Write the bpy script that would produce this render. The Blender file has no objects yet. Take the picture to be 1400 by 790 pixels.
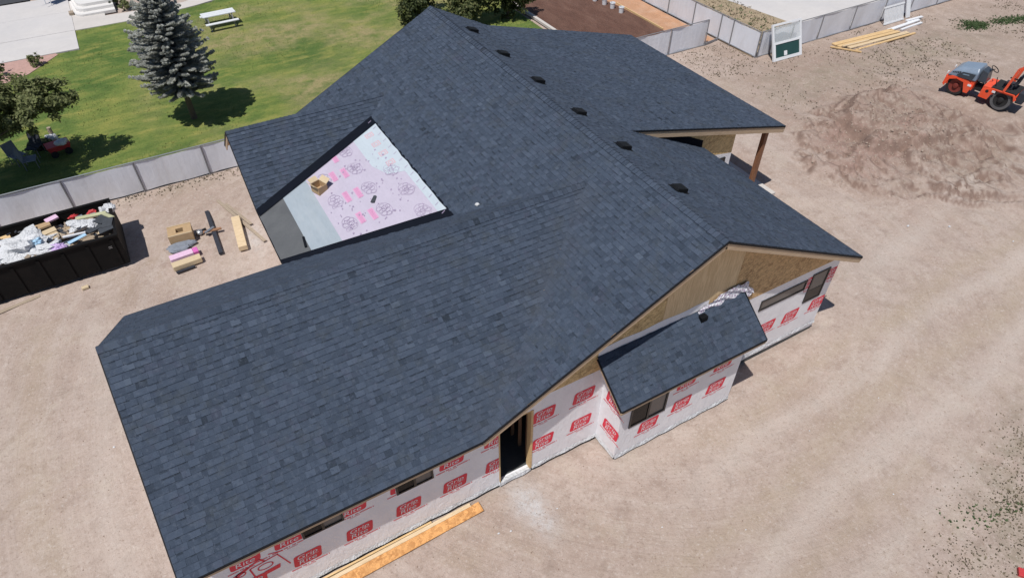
import bpy, bmesh, math, random
import numpy as np
from mathutils import Vector, Matrix

# ---------------------------------------------------------------- camera, world, sun
S = bpy.context.scene
COL = S.collection
rng = random.Random(7)
nrng = np.random.default_rng(7)
EYE = Vector((0.0, 0.0, 16.0))
FOC = 911.361 / 1400.0
PITCH, ROLL, YAW = math.radians(43.30682), math.radians(0.15835), math.radians(-29.81834)


def cam_axes():
    cp, sp = math.cos(PITCH), math.sin(PITCH)
    fw, up, rt = Vector((0, cp, -sp)), Vector((0, sp, cp)), Vector((1, 0, 0))
    cr, sr = math.cos(ROLL), math.sin(ROLL)
    rt2, up2 = cr * rt + sr * up, -sr * rt + cr * up
    Rz = Matrix.Rotation(YAW, 3, 'Z')
    return Rz @ rt2, Rz @ up2, Rz @ fw


RT, UP, FW = cam_axes()
cd = bpy.data.cameras.new('camera')
cam = bpy.data.objects.new('camera', cd)
COL.objects.link(cam)
m3 = Matrix((RT, UP, -FW)).transposed()
cam.matrix_world = Matrix.Translation(EYE) @ m3.to_4x4()
cd.sensor_width = 36.0
cd.lens = FOC * 36.0
cd.clip_start, cd.clip_end = 0.1, 2000.0
S.camera = cam

SUN_DROP = Vector((0.385, 0.235, -1.0))            # how a shadow runs per metre of height
w = bpy.data.worlds.new('World')
S.world = w
w.use_nodes = True
nt = w.node_tree
bg = nt.nodes['Background']
sky = nt.nodes.new('ShaderNodeTexSky')
sky.sky_type = 'NISHITA'
sky.sun_disc = False
sky.sun_elevation = math.atan2(1.0, math.hypot(SUN_DROP.x, SUN_DROP.y))
sky.sun_rotation = math.atan2(-SUN_DROP.x, -SUN_DROP.y)
sky.altitude = 1500
sky.air_density, sky.dust_density, sky.ozone_density = 1.0, 0.6, 1.0
nt.links.new(sky.outputs[0], bg.inputs[0])
bg.inputs[1].default_value = 0.075
sd = bpy.data.lights.new('sun', 'SUN')
sun = bpy.data.objects.new('sun', sd)
COL.objects.link(sun)
sd.energy, sd.angle, sd.color = 4.3, math.radians(0.55), (1.0, 0.965, 0.915)
sun.rotation_euler = SUN_DROP.to_track_quat('-Z', 'Y').to_euler()
sun.location = (-8, -4, 30)
S.view_settings.view_transform = 'Standard'
S.view_settings.look = 'None'
S.view_settings.gamma = 1.0
S.view_settings.exposure = 0.0
S.view_settings.use_curve_mapping = False


def project(p):
    d = Vector(p) - EYE
    z = d.dot(FW)
    return 0.5 + FOC * d.dot(RT) / z, 0.5 - FOC * d.dot(UP) / z * (1400 / 790), z


# ---------------------------------------------------------------- materials
def new_mat(name):
    m = bpy.data.materials.new(name)
    m.use_nodes = True
    n = m.node_tree
    return m, n, n.nodes['Principled BSDF']


def N(n, kind, **kw):
    nd = n.nodes.new(kind)
    for k, v in kw.items():
        setattr(nd, k, v)
    return nd


def mixc(n, a, b, fac, blend='MIX'):
    mx = N(n, 'ShaderNodeMix', data_type='RGBA', blend_type=blend)
    for sock, v in ((6, a), (7, b), (0, fac)):
        if isinstance(v, (int, float)):
            mx.inputs[sock].default_value = v
        elif isinstance(v, tuple):
            mx.inputs[sock].default_value = (*v, 1)
        else:
            n.links.new(v, mx.inputs[sock])
    return mx.outputs[2]


def noise(n, coord, scale, detail=5, rough=0.55, dist=0.0):
    t = N(n, 'ShaderNodeTexNoise')
    t.inputs['Scale'].default_value = scale
    t.inputs['Detail'].default_value = detail
    t.inputs['Roughness'].default_value = rough
    t.inputs['Distortion'].default_value = dist
    if coord is not None:
        n.links.new(coord, t.inputs['Vector'])
    return t.outputs[0]


def ramp(n, fac, stops):
    r = N(n, 'ShaderNodeValToRGB')
    e = r.color_ramp.elements
    while len(e) < len(stops):
        e.new(0.5)
    for el, (p, c) in zip(e, stops):
        el.position = p
        el.color = (*c, 1) if isinstance(c, tuple) else (c, c, c, 1)
    n.links.new(fac, r.inputs[0])
    return r.outputs[0]


def mapping(n, coord, scale):
    mp = N(n, 'ShaderNodeMapping')
    mp.inputs['Scale'].default_value = scale
    n.links.new(coord, mp.inputs['Vector'])
    return mp.outputs[0]


def attr(n, name):
    a = N(n, 'ShaderNodeAttribute', attribute_name=name)
    return a.outputs['Fac']


def objco(n):
    return N(n, 'ShaderNodeTexCoord').outputs['Object']


def add_bump(n, b, height, strength, dist=0.02):
    bp = N(n, 'ShaderNodeBump')
    bp.inputs['Strength'].default_value = strength
    bp.inputs['Distance'].default_value = dist
    n.links.new(height, bp.inputs['Height'])
    n.links.new(bp.outputs[0], b.inputs['Normal'])


def M(name, col, rough=0.75, var=0.18, scale=6.0, bump=0.15, bscale=40.0, stretch=(1, 1, 1), metal=0.0, spec=0.4, bdist=0.01, dirt=None):
    """a plain surface: colour with two scales of variation, fine relief"""
    m, n, b = new_mat(name)
    co = mapping(n, objco(n), stretch)
    f1 = noise(n, co, scale, 6, 0.65)
    f2 = noise(n, co, scale * 7, 4, 0.6)
    lo = tuple(c * (1 - var) for c in col)
    hi = tuple(min(1, c * (1 + var)) for c in col)
    c1 = ramp(n, f1, [(0.3, lo), (0.7, hi)])
    c = mixc(n, c1, ramp(n, f2, [(0.3, lo), (0.7, hi)]), 0.45)
    if dirt:
        f3 = noise(n, co, scale * 0.5, 8, 0.7, 0.6)
        c = mixc(n, c, dirt, ramp(n, f3, [(0.45, 0.0), (0.75, 0.75)]))
    n.links.new(c, b.inputs['Base Color'])
    b.inputs['Roughness'].default_value = rough
    b.inputs['Metallic'].default_value = metal
    b.inputs['Specular IOR Level'].default_value = spec
    if bump:
        add_bump(n, b, noise(n, co, bscale, 4, 0.6), bump, bdist)
    return m


def wood_mat(name, col, dark, scale=3.0, stretch=(1, 14, 14)):
    m, n, b = new_mat(name)
    co = mapping(n, objco(n), stretch)
    f = noise(n, co, scale, 6, 0.65, 1.2)
    f2 = noise(n, objco(n), 1.3, 3)
    c = ramp(n, f, [(0.3, dark), (0.55, col), (0.8, tuple(min(1, c * 1.18) for c in col))])
    c = mixc(n, c, dark, ramp(n, f2, [(0.5, 0.0), (0.8, 0.35)]))
    n.links.new(c, b.inputs['Base Color'])
    b.inputs['Roughness'].default_value = 0.8
    add_bump(n, b, f, 0.2, 0.004)
    return m


def osb_mat(name, col, dark):
    m, n, b = new_mat(name)
    co = objco(n)
    v = N(n, 'ShaderNodeTexVoronoi')
    v.inputs['Scale'].default_value = 14
    wob = mixc(n, co, noise(n, co, 9, 3), 0.25)
    n.links.new(mapping(n, wob, (1.0, 1.0, 2.2)), v.inputs['Vector'])
    sep = N(n, 'ShaderNodeSeparateColor')
    n.links.new(v.outputs['Color'], sep.inputs[0])
    hi = tuple(min(1, c * 1.3) for c in col)
    c = ramp(n, sep.outputs[0], [(0.0, dark), (0.45, col), (1.0, hi)])
    c = mixc(n, c, dark, ramp(n, noise(n, co, 30, 5, 0.7), [(0.45, 0.0), (0.75, 0.7)]))
    c = mixc(n, c, hi, ramp(n, noise(n, co, 1.1, 4), [(0.45, 0.0), (0.75, 0.35)]))
    n.links.new(c, b.inputs['Base Color'])
    b.inputs['Roughness'].default_value = 0.8
    add_bump(n, b, sep.outputs[1], 0.25, 0.003)
    return m


def shingle_mat():
    m, n, b = new_mat('shingle_granules')
    co = objco(n)
    c = ramp(n, attr(n, 'tint'), [(0.0, (0.016, 0.023, 0.034)), (0.25, (0.034, 0.047, 0.071)), (0.5, (0.0455, 0.062, 0.0925)),
                                  (0.75, (0.058, 0.077, 0.113)), (1.0, (0.079, 0.102, 0.140))])
    c = mixc(n, c, (0.048, 0.058, 0.070), ramp(n, noise(n, co, 1.7, 4, 0.7), [(0.52, 0.0), (0.68, 0.6)]))
    c = mixc(n, c, (0.058, 0.061, 0.094), ramp(n, noise(n, co, 2.3, 4, 0.7, 0.5), [(0.56, 0.0), (0.72, 0.5)]))
    c = mixc(n, c, (0.075, 0.092, 0.125), ramp(n, noise(n, co, 11, 3, 0.6), [(0.55, 0.0), (0.68, 0.55)]))
    c = mixc(n, c, (0.028, 0.040, 0.064), ramp(n, noise(n, co, 8, 3, 0.6), [(0.34, 0.5), (0.46, 0.0)]))
    dp = N(n, 'ShaderNodeVectorMath', operation='DOT_PRODUCT')
    n.links.new(co, dp.inputs[0])
    dp.inputs[1].default_value = (-0.6077, 0.7941, 0.0)
    ad = N(n, 'ShaderNodeMath', operation='ADD')
    n.links.new(dp.outputs['Value'], ad.inputs[0])
    ad.inputs[1].default_value = 4.4545
    ab = N(n, 'ShaderNodeMath', operation='ABSOLUTE')
    n.links.new(ad.outputs[0], ab.inputs[0])
    band = ramp(n, ab.outputs[0], [(0.0, 0.28), (0.75, 0.0)])
    sp = N(n, 'ShaderNodeSeparateXYZ')
    n.links.new(co, sp.inputs[0])
    band = mixc(n, (0, 0, 0), band, ramp(n, noise(n, co, 1.2, 4, 0.7), [(0.38, 0.1), (0.62, 1.0)]))
    lt = N(n, 'ShaderNodeMath', operation='LESS_THAN')
    n.links.new(sp.outputs[0], lt.inputs[0])
    lt.inputs[1].default_value = 2.7
    c = mixc(n, c, (0.072, 0.074, 0.082), mixc(n, (0, 0, 0), band, lt.outputs[0]))
    g = noise(n, co, 120, 2, 0.7)
    c = mixc(n, c, (0.13, 0.155, 0.20), ramp(n, g, [(0.56, 0.0), (0.76, 0.55)]))
    c = mixc(n, c, (0.014, 0.020, 0.032), ramp(n, g, [(0.28, 0.6), (0.44, 0.0)]))
    n.links.new(c, b.inputs['Base Color'])
    b.inputs['Roughness'].default_value = 0.9
    b.inputs['Specular IOR Level'].default_value = 0.25
    add_bump(n, b, g, 0.35, 0.004)
    return m


def wrap_mat():
    m, n, b = new_mat('house_wrap_film')
    co = objco(n)
    big = noise(n, mapping(n, co, (1.0, 1.0, 0.5)), 2.2, 5, 0.6, 0.8)
    c = ramp(n, big, [(0.3, (0.76, 0.75, 0.78)), (0.7, (0.84, 0.83, 0.86))])
    n.links.new(c, b.inputs['Base Color'])
    b.inputs['Roughness'].default_value = 0.38
    wr = noise(n, mapping(n, co, (1.6, 1.6, 0.8)), 3.0, 6, 0.62, 1.5)
    add_bump(n, b, wr, 0.5, 0.05)
    return m


def ground_mat():
    m, n, b = new_mat('packed_dirt')
    co = objco(n)
    # polar coordinates round the house: wheels have driven round it
    sub = N(n, 'ShaderNodeVectorMath', operation='SUBTRACT')
    n.links.new(co, sub.inputs[0])
    sub.inputs[1].default_value = (13.0, 14.0, 0.0)
    ln = N(n, 'ShaderNodeVectorMath', operation='LENGTH')
    n.links.new(sub.outputs[0], ln.inputs[0])
    sx = N(n, 'ShaderNodeSeparateXYZ')
    n.links.new(sub.outputs[0], sx.inputs[0])
    at = N(n, 'ShaderNodeMath', operation='ARCTAN2')
    n.links.new(sx.outputs[1], at.inputs[0])
    n.links.new(sx.outputs[0], at.inputs[1])
    cmb = N(n, 'ShaderNodeCombineXYZ')
    n.links.new(ln.outputs['Value'], cmb.inputs[0])
    mul = N(n, 'ShaderNodeMath', operation='MULTIPLY')
    n.links.new(at.outputs[0], mul.inputs[0])
    mul.inputs[1].default_value = 3.2
    n.links.new(mul.outputs[0], cmb.inputs[1])
    wob = mixc(n, cmb.outputs[0], noise(n, co, 0.35, 3), 0.12)
    trk = noise(n, mapping(n, wob, (1.9, 0.5, 1.0)), 1.3, 5, 0.6)
    trk2 = noise(n, mapping(n, wob, (7.0, 0.6, 1.0)), 1.2, 3, 0.6)
    big = noise(n, co, 0.22, 6, 0.6, 0.5)
    mid = noise(n, co, 1.7, 8, 0.72)
    fine = noise(n, co, 16, 6, 0.75)
    c = ramp(n, big, [(0.3, (0.375, 0.288, 0.232)), (0.5, (0.425, 0.338, 0.283)), (0.7, (0.455, 0.370, 0.308))])
    c = mixc(n, c, (0.485, 0.408, 0.350), ramp(n, trk, [(0.50, 0.0), (0.70, 0.6)]))
    c = mixc(n, c, (0.345, 0.262, 0.212), ramp(n, trk, [(0.28, 0.5), (0.44, 0.0)]))
    c = mixc(n, c, (0.345, 0.265, 0.210), ramp(n, trk2, [(0.60, 0.0), (0.74, 0.3)]))
    c = mixc(n, c, (0.31, 0.235, 0.19), ramp(n, mid, [(0.50, 0.0), (0.66, 0.75)]))
    c = mixc(n, c, (0.485, 0.415, 0.335), ramp(n, noise(n, co, 0.9, 7, 0.7, 0.3), [(0.52, 0.0), (0.70, 0.5)]))
    c = mixc(n, c, (0.335, 0.255, 0.185), ramp(n, noise(n, co, 0.45, 8, 0.75, 0.8), [(0.54, 0.0), (0.68, 0.55)]))
    m2 = noise(n, co, 4.5, 7, 0.75)
    c = mixc(n, c, (0.315, 0.238, 0.188), ramp(n, m2, [(0.53, 0.0), (0.68, 0.6)]))
    c = mixc(n, c, (0.52, 0.445, 0.385), ramp(n, m2, [(0.30, 0.6), (0.44, 0.0)]))
    c = mixc(n, c, (0.29, 0.222, 0.175), mixc(n, (0, 0, 0), attr(n, 'field'), ramp(n, noise(n, co, 0.8, 8, 0.75, 0.6), [(0.36, 0.15), (0.6, 1.0)])))
    c = mixc(n, c, (0.50, 0.43, 0.37), mixc(n, (0, 0, 0), attr(n, 'lane'), ramp(n, mid, [(0.35, 0.2), (0.6, 0.85)])))
    c = mixc(n, c, (0.385, 0.305, 0.225), mixc(n, (0, 0, 0), attr(n, 'tan'), ramp(n, mid, [(0.30, 0.15), (0.6, 0.8)])))
    c = mixc(n, c, (0.30, 0.195, 0.155), mixc(n, (0, 0, 0), attr(n, 'red'), ramp(n, mid, [(0.30, 0.45), (0.60, 1.0)])))
    c = mixc(n, c, (0.24, 0.205, 0.145), mixc(n, (0, 0, 0), attr(n, 'weedy'), ramp(n, noise(n, co, 1.1, 8, 0.75), [(0.40, 0.0), (0.62, 1.0)])))
    c = mixc(n, c, (0.55, 0.55, 0.54), mixc(n, (0, 0, 0), attr(n, 'pale'), ramp(n, noise(n, co, 5, 6, 0.7), [(0.30, 0.2), (0.6, 1.0)])))
    m3 = noise(n, co, 11, 3, 0.8)
    c = mixc(n, c, (0.27, 0.205, 0.165), ramp(n, m3, [(0.56, 0.0), (0.72, 0.75)]))
    c = mixc(n, c, (0.53, 0.465, 0.41), ramp(n, m3, [(0.28, 0.75), (0.43, 0.0)]))
    c = mixc(n, c, (0.20, 0.15, 0.115), ramp(n, fine, [(0.58, 0.0), (0.76, 0.6)]))
    c = mixc(n, c, (0.58, 0.50, 0.43), ramp(n, fine, [(0.24, 0.6), (0.40, 0.0)]))
    c = mixc(n, c, (0.20, 0.135, 0.105), mixc(n, (0, 0, 0), attr(n, 'cut'), ramp(n, m2, [(0.25, 0.5), (0.5, 1.0)])))  # steep mound faces: fresh-cut soil plus crevice shade put into the colour
    c = mixc(n, c, (1.005, 1.01, 1.045), 1.0, 'MULTIPLY')
    n.links.new(c, b.inputs['Base Color'])
    b.inputs['Roughness'].default_value = 0.95
    b.inputs['Specular IOR Level'].default_value = 0.15
    h = mixc(n, fine, mid, 0.55)
    h = mixc(n, h, trk2, 0.3)
    add_bump(n, b, h, 0.9, 0.08)
    return m


def lawn_mat():
    m, n, b = new_mat('lawn_turf')
    co = objco(n)
    big = noise(n, co, 0.20, 5, 0.6, 0.4)
    mid = noise(n, mapping(n, co, (0.7, 1.6, 1.0)), 0.9, 7, 0.7)
    fine = noise(n, co, 14, 5, 0.75)
    c = ramp(n, big, [(0.30, (0.072, 0.135, 0.032)), (0.5, (0.140, 0.195, 0.048)), (0.68, (0.215, 0.24, 0.062))])
    c = mixc(n, c, (0.062, 0.112, 0.030), ramp(n, mid, [(0.30, 0.75), (0.48, 0.0)]))
    c = mixc(n, c, (0.32, 0.30, 0.085), ramp(n, mid, [(0.49, 0.0), (0.68, 0.8)]))
    c = mixc(n, c, (0.33, 0.275, 0.14), mixc(n, (0, 0, 0), attr(n, 'dry'), ramp(n, noise(n, co, 1.3, 6, 0.7), [(0.35, 0.1), (0.62, 1.0)])))
    c = mixc(n, c, (0.05, 0.085, 0.022), ramp(n, fine, [(0.30, 0.65), (0.48, 0.0)]))
    c = mixc(n, c, (0.26, 0.27, 0.10), ramp(n, noise(n, mapping(n, co, (1.0, 2.2, 1.0)), 5.0, 4, 0.7), [(0.55, 0.0), (0.72, 0.5)]))
    n.links.new(c, b.inputs['Base Color'])
    b.inputs['Roughness'].default_value = 0.9
    b.inputs['Specular IOR Level'].default_value = 0.15
    add_bump(n, b, fine, 0.9, 0.06)
    return m


def leaf_mat(name, stops, rough=0.6, trans=0.0):
    m, n, b = new_mat(name)
    c = ramp(n, attr(n, 'tint'), stops)
    n.links.new(c, b.inputs['Base Color'])
    b.inputs['Roughness'].default_value = rough
    b.inputs['Specular IOR Level'].default_value = 0.2
    if trans:
        tr = N(n, 'ShaderNodeBsdfTranslucent')
        n.links.new(c, tr.inputs['Color'])
        ms = N(n, 'ShaderNodeMixShader')
        ms.inputs[0].default_value = trans
        n.links.new(b.outputs[0], ms.inputs[1])
        n.links.new(tr.outputs[0], ms.inputs[2])
        n.links.new(ms.outputs[0], n.nodes['Material Output'].inputs['Surface'])
    return m


def glass_mat(name, col, rough=0.05):
    m, n, b = new_mat(name)
    c = mixc(n, col, tuple(c * 1.6 for c in col), noise(n, objco(n), 1.5, 3))
    n.links.new(c, b.inputs['Base Color'])
    b.inputs['Roughness'].default_value = rough
    b.inputs['Specular IOR Level'].default_value = 0.35
    return m


MT = {}
MT['shingle'] = shingle_mat()
MT['wrap'] = wrap_mat()
MT['ground'] = ground_mat()
MT['lawn'] = lawn_mat()
MT['osb'] = osb_mat('osb_sheathing', (0.56, 0.37, 0.185), (0.32, 0.19, 0.085))
MT['osb_light'] = osb_mat('osb_sheathing_pale', (0.60, 0.43, 0.21), (0.36, 0.23, 0.10))
MT['ply'] = wood_mat('plywood_sheathing', (0.72, 0.53, 0.31), (0.55, 0.38, 0.20), 2.2, (9, 9, 0.7))
MT['osb_orange'] = osb_mat('osb_rip_orange', (0.58, 0.30, 0.11), (0.42, 0.19, 0.06))
MT['pine'] = wood_mat('pine_lumber', (0.66, 0.46, 0.24), (0.50, 0.32, 0.14))
MT['pine_pale'] = wood_mat('pine_lumber_pale', (0.64, 0.50, 0.33), (0.48, 0.35, 0.2))
MT['fascia'] = wood_mat('fascia_board', (0.50, 0.37, 0.25), (0.38, 0.26, 0.16))
MT['cedar'] = wood_mat('stained_post', (0.25, 0.115, 0.06), (0.15, 0.065, 0.035), 3, (10, 10, 1))
MT['weathered'] = wood_mat('weathered_lumber', (0.36, 0.29, 0.22), (0.24, 0.19, 0.14))
MT['brown_wood'] = wood_mat('brown_wood', (0.30, 0.16, 0.09), (0.18, 0.09, 0.05))
MT['black_metal'] = M('black_drip_edge', (0.007, 0.008, 0.011), 0.6, 0.2, spec=0.2)
MT['membrane'] = M('black_valley_membrane', (0.006, 0.008, 0.014), 0.9, 0.25, 4, 0.3, 30, spec=0.1)
MT['vent'] = M('black_roof_vent', (0.005, 0.006, 0.008), 0.6, 0.2, spec=0.15)
MT['concrete'] = M('footing_concrete', (0.22, 0.215, 0.20), 0.9, 0.2, 3, 0.4, 50)
MT['dark_concrete'] = M('dark_stem_wall', (0.07, 0.075, 0.075), 0.9, 0.25, 3, 0.4, 50)
MT['slab'] = M('pale_concrete', (0.55, 0.525, 0.51), 0.85, 0.07, 0.5, 0.2, 60, dirt=(0.47, 0.46, 0.47))
MT['walk'] = M('walk_concrete', (0.54, 0.505, 0.475), 0.85, 0.08, 0.8, 0.2, 60)
MT['white_step'] = M('white_painted_concrete', (0.66, 0.64, 0.62), 0.7, 0.05, 2, 0.1)
MT['red_print'] = M('red_ink', (0.72, 0.016, 0.05), 0.45, 0.08, 20, 0)
MT['white_print'] = M('white_ink', (0.76, 0.75, 0.78), 0.45, 0.04, 20, 0)
MT['pink_print'] = M('pink_ink', (0.60, 0.34, 0.50), 0.5, 0.12, 12, 0)
MT['mag_faint'] = M('deep_pink_ink', (0.58, 0.26, 0.43), 0.5, 0.12, 12, 0)
MT['purple_print'] = M('purple_ink', (0.34, 0.28, 0.40), 0.5, 0.2, 15, 0)
MT['salmon_print'] = M('salmon_ink', (0.66, 0.32, 0.36), 0.5, 0.2, 15, 0)
MT['lilac'] = M('lilac_underlayment', (0.475, 0.435, 0.525), 0.5, 0.07, 2.5, 0.5, 4, stretch=(1, 0.4, 1), bdist=0.04)
MT['cyan'] = M('pale_cyan_underlayment', (0.47, 0.53, 0.58), 0.5, 0.07, 2.5, 0.5, 4, stretch=(1, 0.4, 1), bdist=0.04)
MT['felt_grey'] = M('grey_underlayment', (0.30, 0.35, 0.395), 0.7, 0.10, 2, 0.4, 6, stretch=(1, 0.3, 1), bdist=0.03, dirt=(0.38, 0.42, 0.455))
MT['felt_dark'] = M('charcoal_underlayment', (0.095, 0.10, 0.107), 0.85, 0.12, 2, 0.3, 40, dirt=(0.13, 0.135, 0.14))
MT['win_black'] = M('black_window_frame', (0.012, 0.012, 0.013), 0.4, 0.1)
MT['glass'] = glass_mat('window_glass', (0.004, 0.004, 0.005), 0.25)
MT['glass'].node_tree.nodes['Principled BSDF'].inputs['Specular IOR Level'].default_value = 0.12
MT['glass_grey'] = glass_mat('window_glass_screened', (0.10, 0.09, 0.085), 0.25)
MT['glass_green_refl'] = glass_mat('window_glass_green_refl', (0.018, 0.05, 0.045), 0.03)  # dark glass with greenish reflections put into its base colour
MT['vinyl'] = M('white_vinyl', (0.72, 0.73, 0.75), 0.4, 0.04, 2, 0.05)
MT['dark_room'] = M('bare_interior', (0.06, 0.055, 0.05), 0.95, 0.2)
MT['fence'] = M('grey_white_fence_panel', (0.72, 0.74, 0.80), 0.5, 0.07, 1.1, 0.35, 2.2, stretch=(1, 1, 0.35), bdist=0.05, dirt=(0.60, 0.59, 0.60))
MT['fence_post'] = M('grey_fence_pipe', (0.21, 0.21, 0.225), 0.5, 0.15)
MT['dumpster'] = M('black_dumpster_paint', (0.0065, 0.0062, 0.0065), 0.7, 0.3, 3, 0.25, 12, dirt=(0.014, 0.011, 0.010), spec=0.15)
MT['plastic_white'] = M('white_plastic_film', (0.66, 0.67, 0.69), 0.35, 0.16, 8, 0.9, 14, bdist=0.08)
MT['crinkle'] = M('crinkled_film', (0.60, 0.59, 0.64), 0.3, 0.15, 9, 0.4, 20, bdist=0.03)
MT['crinkle_dark'] = M('crinkled_film_print', (0.34, 0.27, 0.36), 0.3, 0.3, 9, 0.4, 20, bdist=0.03)
MT['card'] = M('cardboard', (0.42, 0.29, 0.165), 0.85, 0.14, 5, 0.1)
MT['card_pale'] = M('pale_cardboard', (0.55, 0.44, 0.29), 0.85, 0.12, 5, 0.1)
MT['scrap_shingle'] = M('torn_shingle', (0.05, 0.056, 0.066), 0.9, 0.3, 9, 0.3)
MT['foam_blue'] = M('blue_foam_board', (0.36, 0.55, 0.72), 0.7, 0.1)
MT['purple_film'] = M('lilac_film', (0.50, 0.36, 0.62), 0.5, 0.2, 9, 0.3, 14)
MT['red_scrap'] = M('red_plastic', (0.50, 0.045, 0.05), 0.5, 0.2)
MT['pale_green'] = M('pale_green_board', (0.42, 0.42, 0.26), 0.8, 0.15)
MT['mag_print'] = M('magenta_wrapper', (0.60, 0.14, 0.42), 0.5, 0.2, 9, 0)
MT['pink_wrapper'] = M('pink_wrapper', (0.68, 0.47, 0.62), 0.5, 0.15, 14, 0.1)
MT['bark'] = M('bark', (0.11, 0.085, 0.065), 0.95, 0.3, 8, 0.6, 30)
MT['soil'] = M('tilled_brown_soil', (0.125, 0.062, 0.044), 0.95, 0.3, 1.6, 0.9, 9, stretch=(1.5, 0.5, 1), bdist=0.12, dirt=(0.20, 0.115, 0.085))
MT['orange_dirt'] = M('orange_gravel', (0.46, 0.255, 0.15), 0.95, 0.2, 2, 0.6, 22, bdist=0.05, dirt=(0.52, 0.36, 0.26))
MT['pink_gravel'] = M('pink_gravel', (0.46, 0.29, 0.25), 0.95, 0.2, 3, 0.6, 25, bdist=0.05)
MT['dry_field'] = M('dry_weedy_field', (0.37, 0.285, 0.195), 0.95, 0.22, 1.0, 0.7, 14, bdist=0.06, dirt=(0.21, 0.19, 0.11))
MT['orange'] = M('orange_machine_paint', (0.80, 0.085, 0.03), 0.42, 0.15, 4, 0.05, dirt=(0.48, 0.16, 0.10))
MT['hood'] = M('blue_grey_hood', (0.20, 0.255, 0.33), 0.3, 0.12, 3, 0.02)
MT['hood_dark'] = M('dark_hood_panel', (0.045, 0.055, 0.07), 0.3, 0.15)
MT['rubber'] = M('black_rubber', (0.018, 0.018, 0.019), 0.8, 0.3)
MT['tyre_grey'] = M('dusty_tyre', (0.105, 0.105, 0.11), 0.85, 0.3, 7, 0.3)
MT['steel'] = M('worn_steel', (0.20, 0.19, 0.185), 0.5, 0.25, 5, 0.1, metal=0.5)
MT['rust_red'] = M('dark_red_drum', (0.17, 0.03, 0.022), 0.6, 0.3)
MT['blue'] = M('blue_plastic', (0.02, 0.10, 0.42), 0.4, 0.15)
MT['dark_cloth'] = M('dark_cloth', (0.03, 0.033, 0.045), 0.85, 0.3)
MT['slate'] = M('slate_cloth', (0.20, 0.22, 0.26), 0.85, 0.3)
MT['asphalt'] = M('asphalt', (0.05, 0.052, 0.06), 0.9, 0.2, 5, 0.4)
MT['table_white'] = M('white_table_board', (0.66, 0.68, 0.70), 0.55, 0.06)
MT['galv'] = M('galvanised_metal', (0.42, 0.44, 0.47), 0.35, 0.12, metal=0.7)
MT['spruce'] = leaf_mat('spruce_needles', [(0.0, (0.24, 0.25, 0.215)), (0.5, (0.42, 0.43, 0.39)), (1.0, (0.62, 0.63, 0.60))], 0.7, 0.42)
MT['leaf'] = leaf_mat('green_leaves', [(0.0, (0.09, 0.11, 0.04)), (0.5, (0.19, 0.215, 0.09)), (1.0, (0.31, 0.32, 0.16))], 0.6, 0.35)
MT['leaf_dark'] = leaf_mat('dark_leaves', [(0.0, (0.025, 0.036, 0.015)), (0.5, (0.075, 0.095, 0.036)), (1.0, (0.19, 0.19, 0.08))], 0.6, 0.3)
MT['grass'] = leaf_mat('grass_blades', [(0.0, (0.075, 0.11, 0.028)), (0.5, (0.145, 0.18, 0.055)), (1.0, (0.24, 0.23, 0.09))], 0.6, 0.3)
MT['weed'] = leaf_mat('dry_weeds', [(0.0, (0.095, 0.075, 0.055)), (0.5, (0.15, 0.13, 0.085)), (1.0, (0.30, 0.25, 0.17))], 0.6, 0.3)
MT['weed_green'] = leaf_mat('green_weeds', [(0.0, (0.04, 0.075, 0.03)), (0.5, (0.085, 0.135, 0.055)), (1.0, (0.15, 0.20, 0.09))], 0.6, 0.3)
MT['clod'] = leaf_mat('dirt_clods', [(0.0, (0.25, 0.18, 0.14)), (0.5, (0.34, 0.265, 0.215)), (1.0, (0.41, 0.34, 0.285))])


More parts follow.
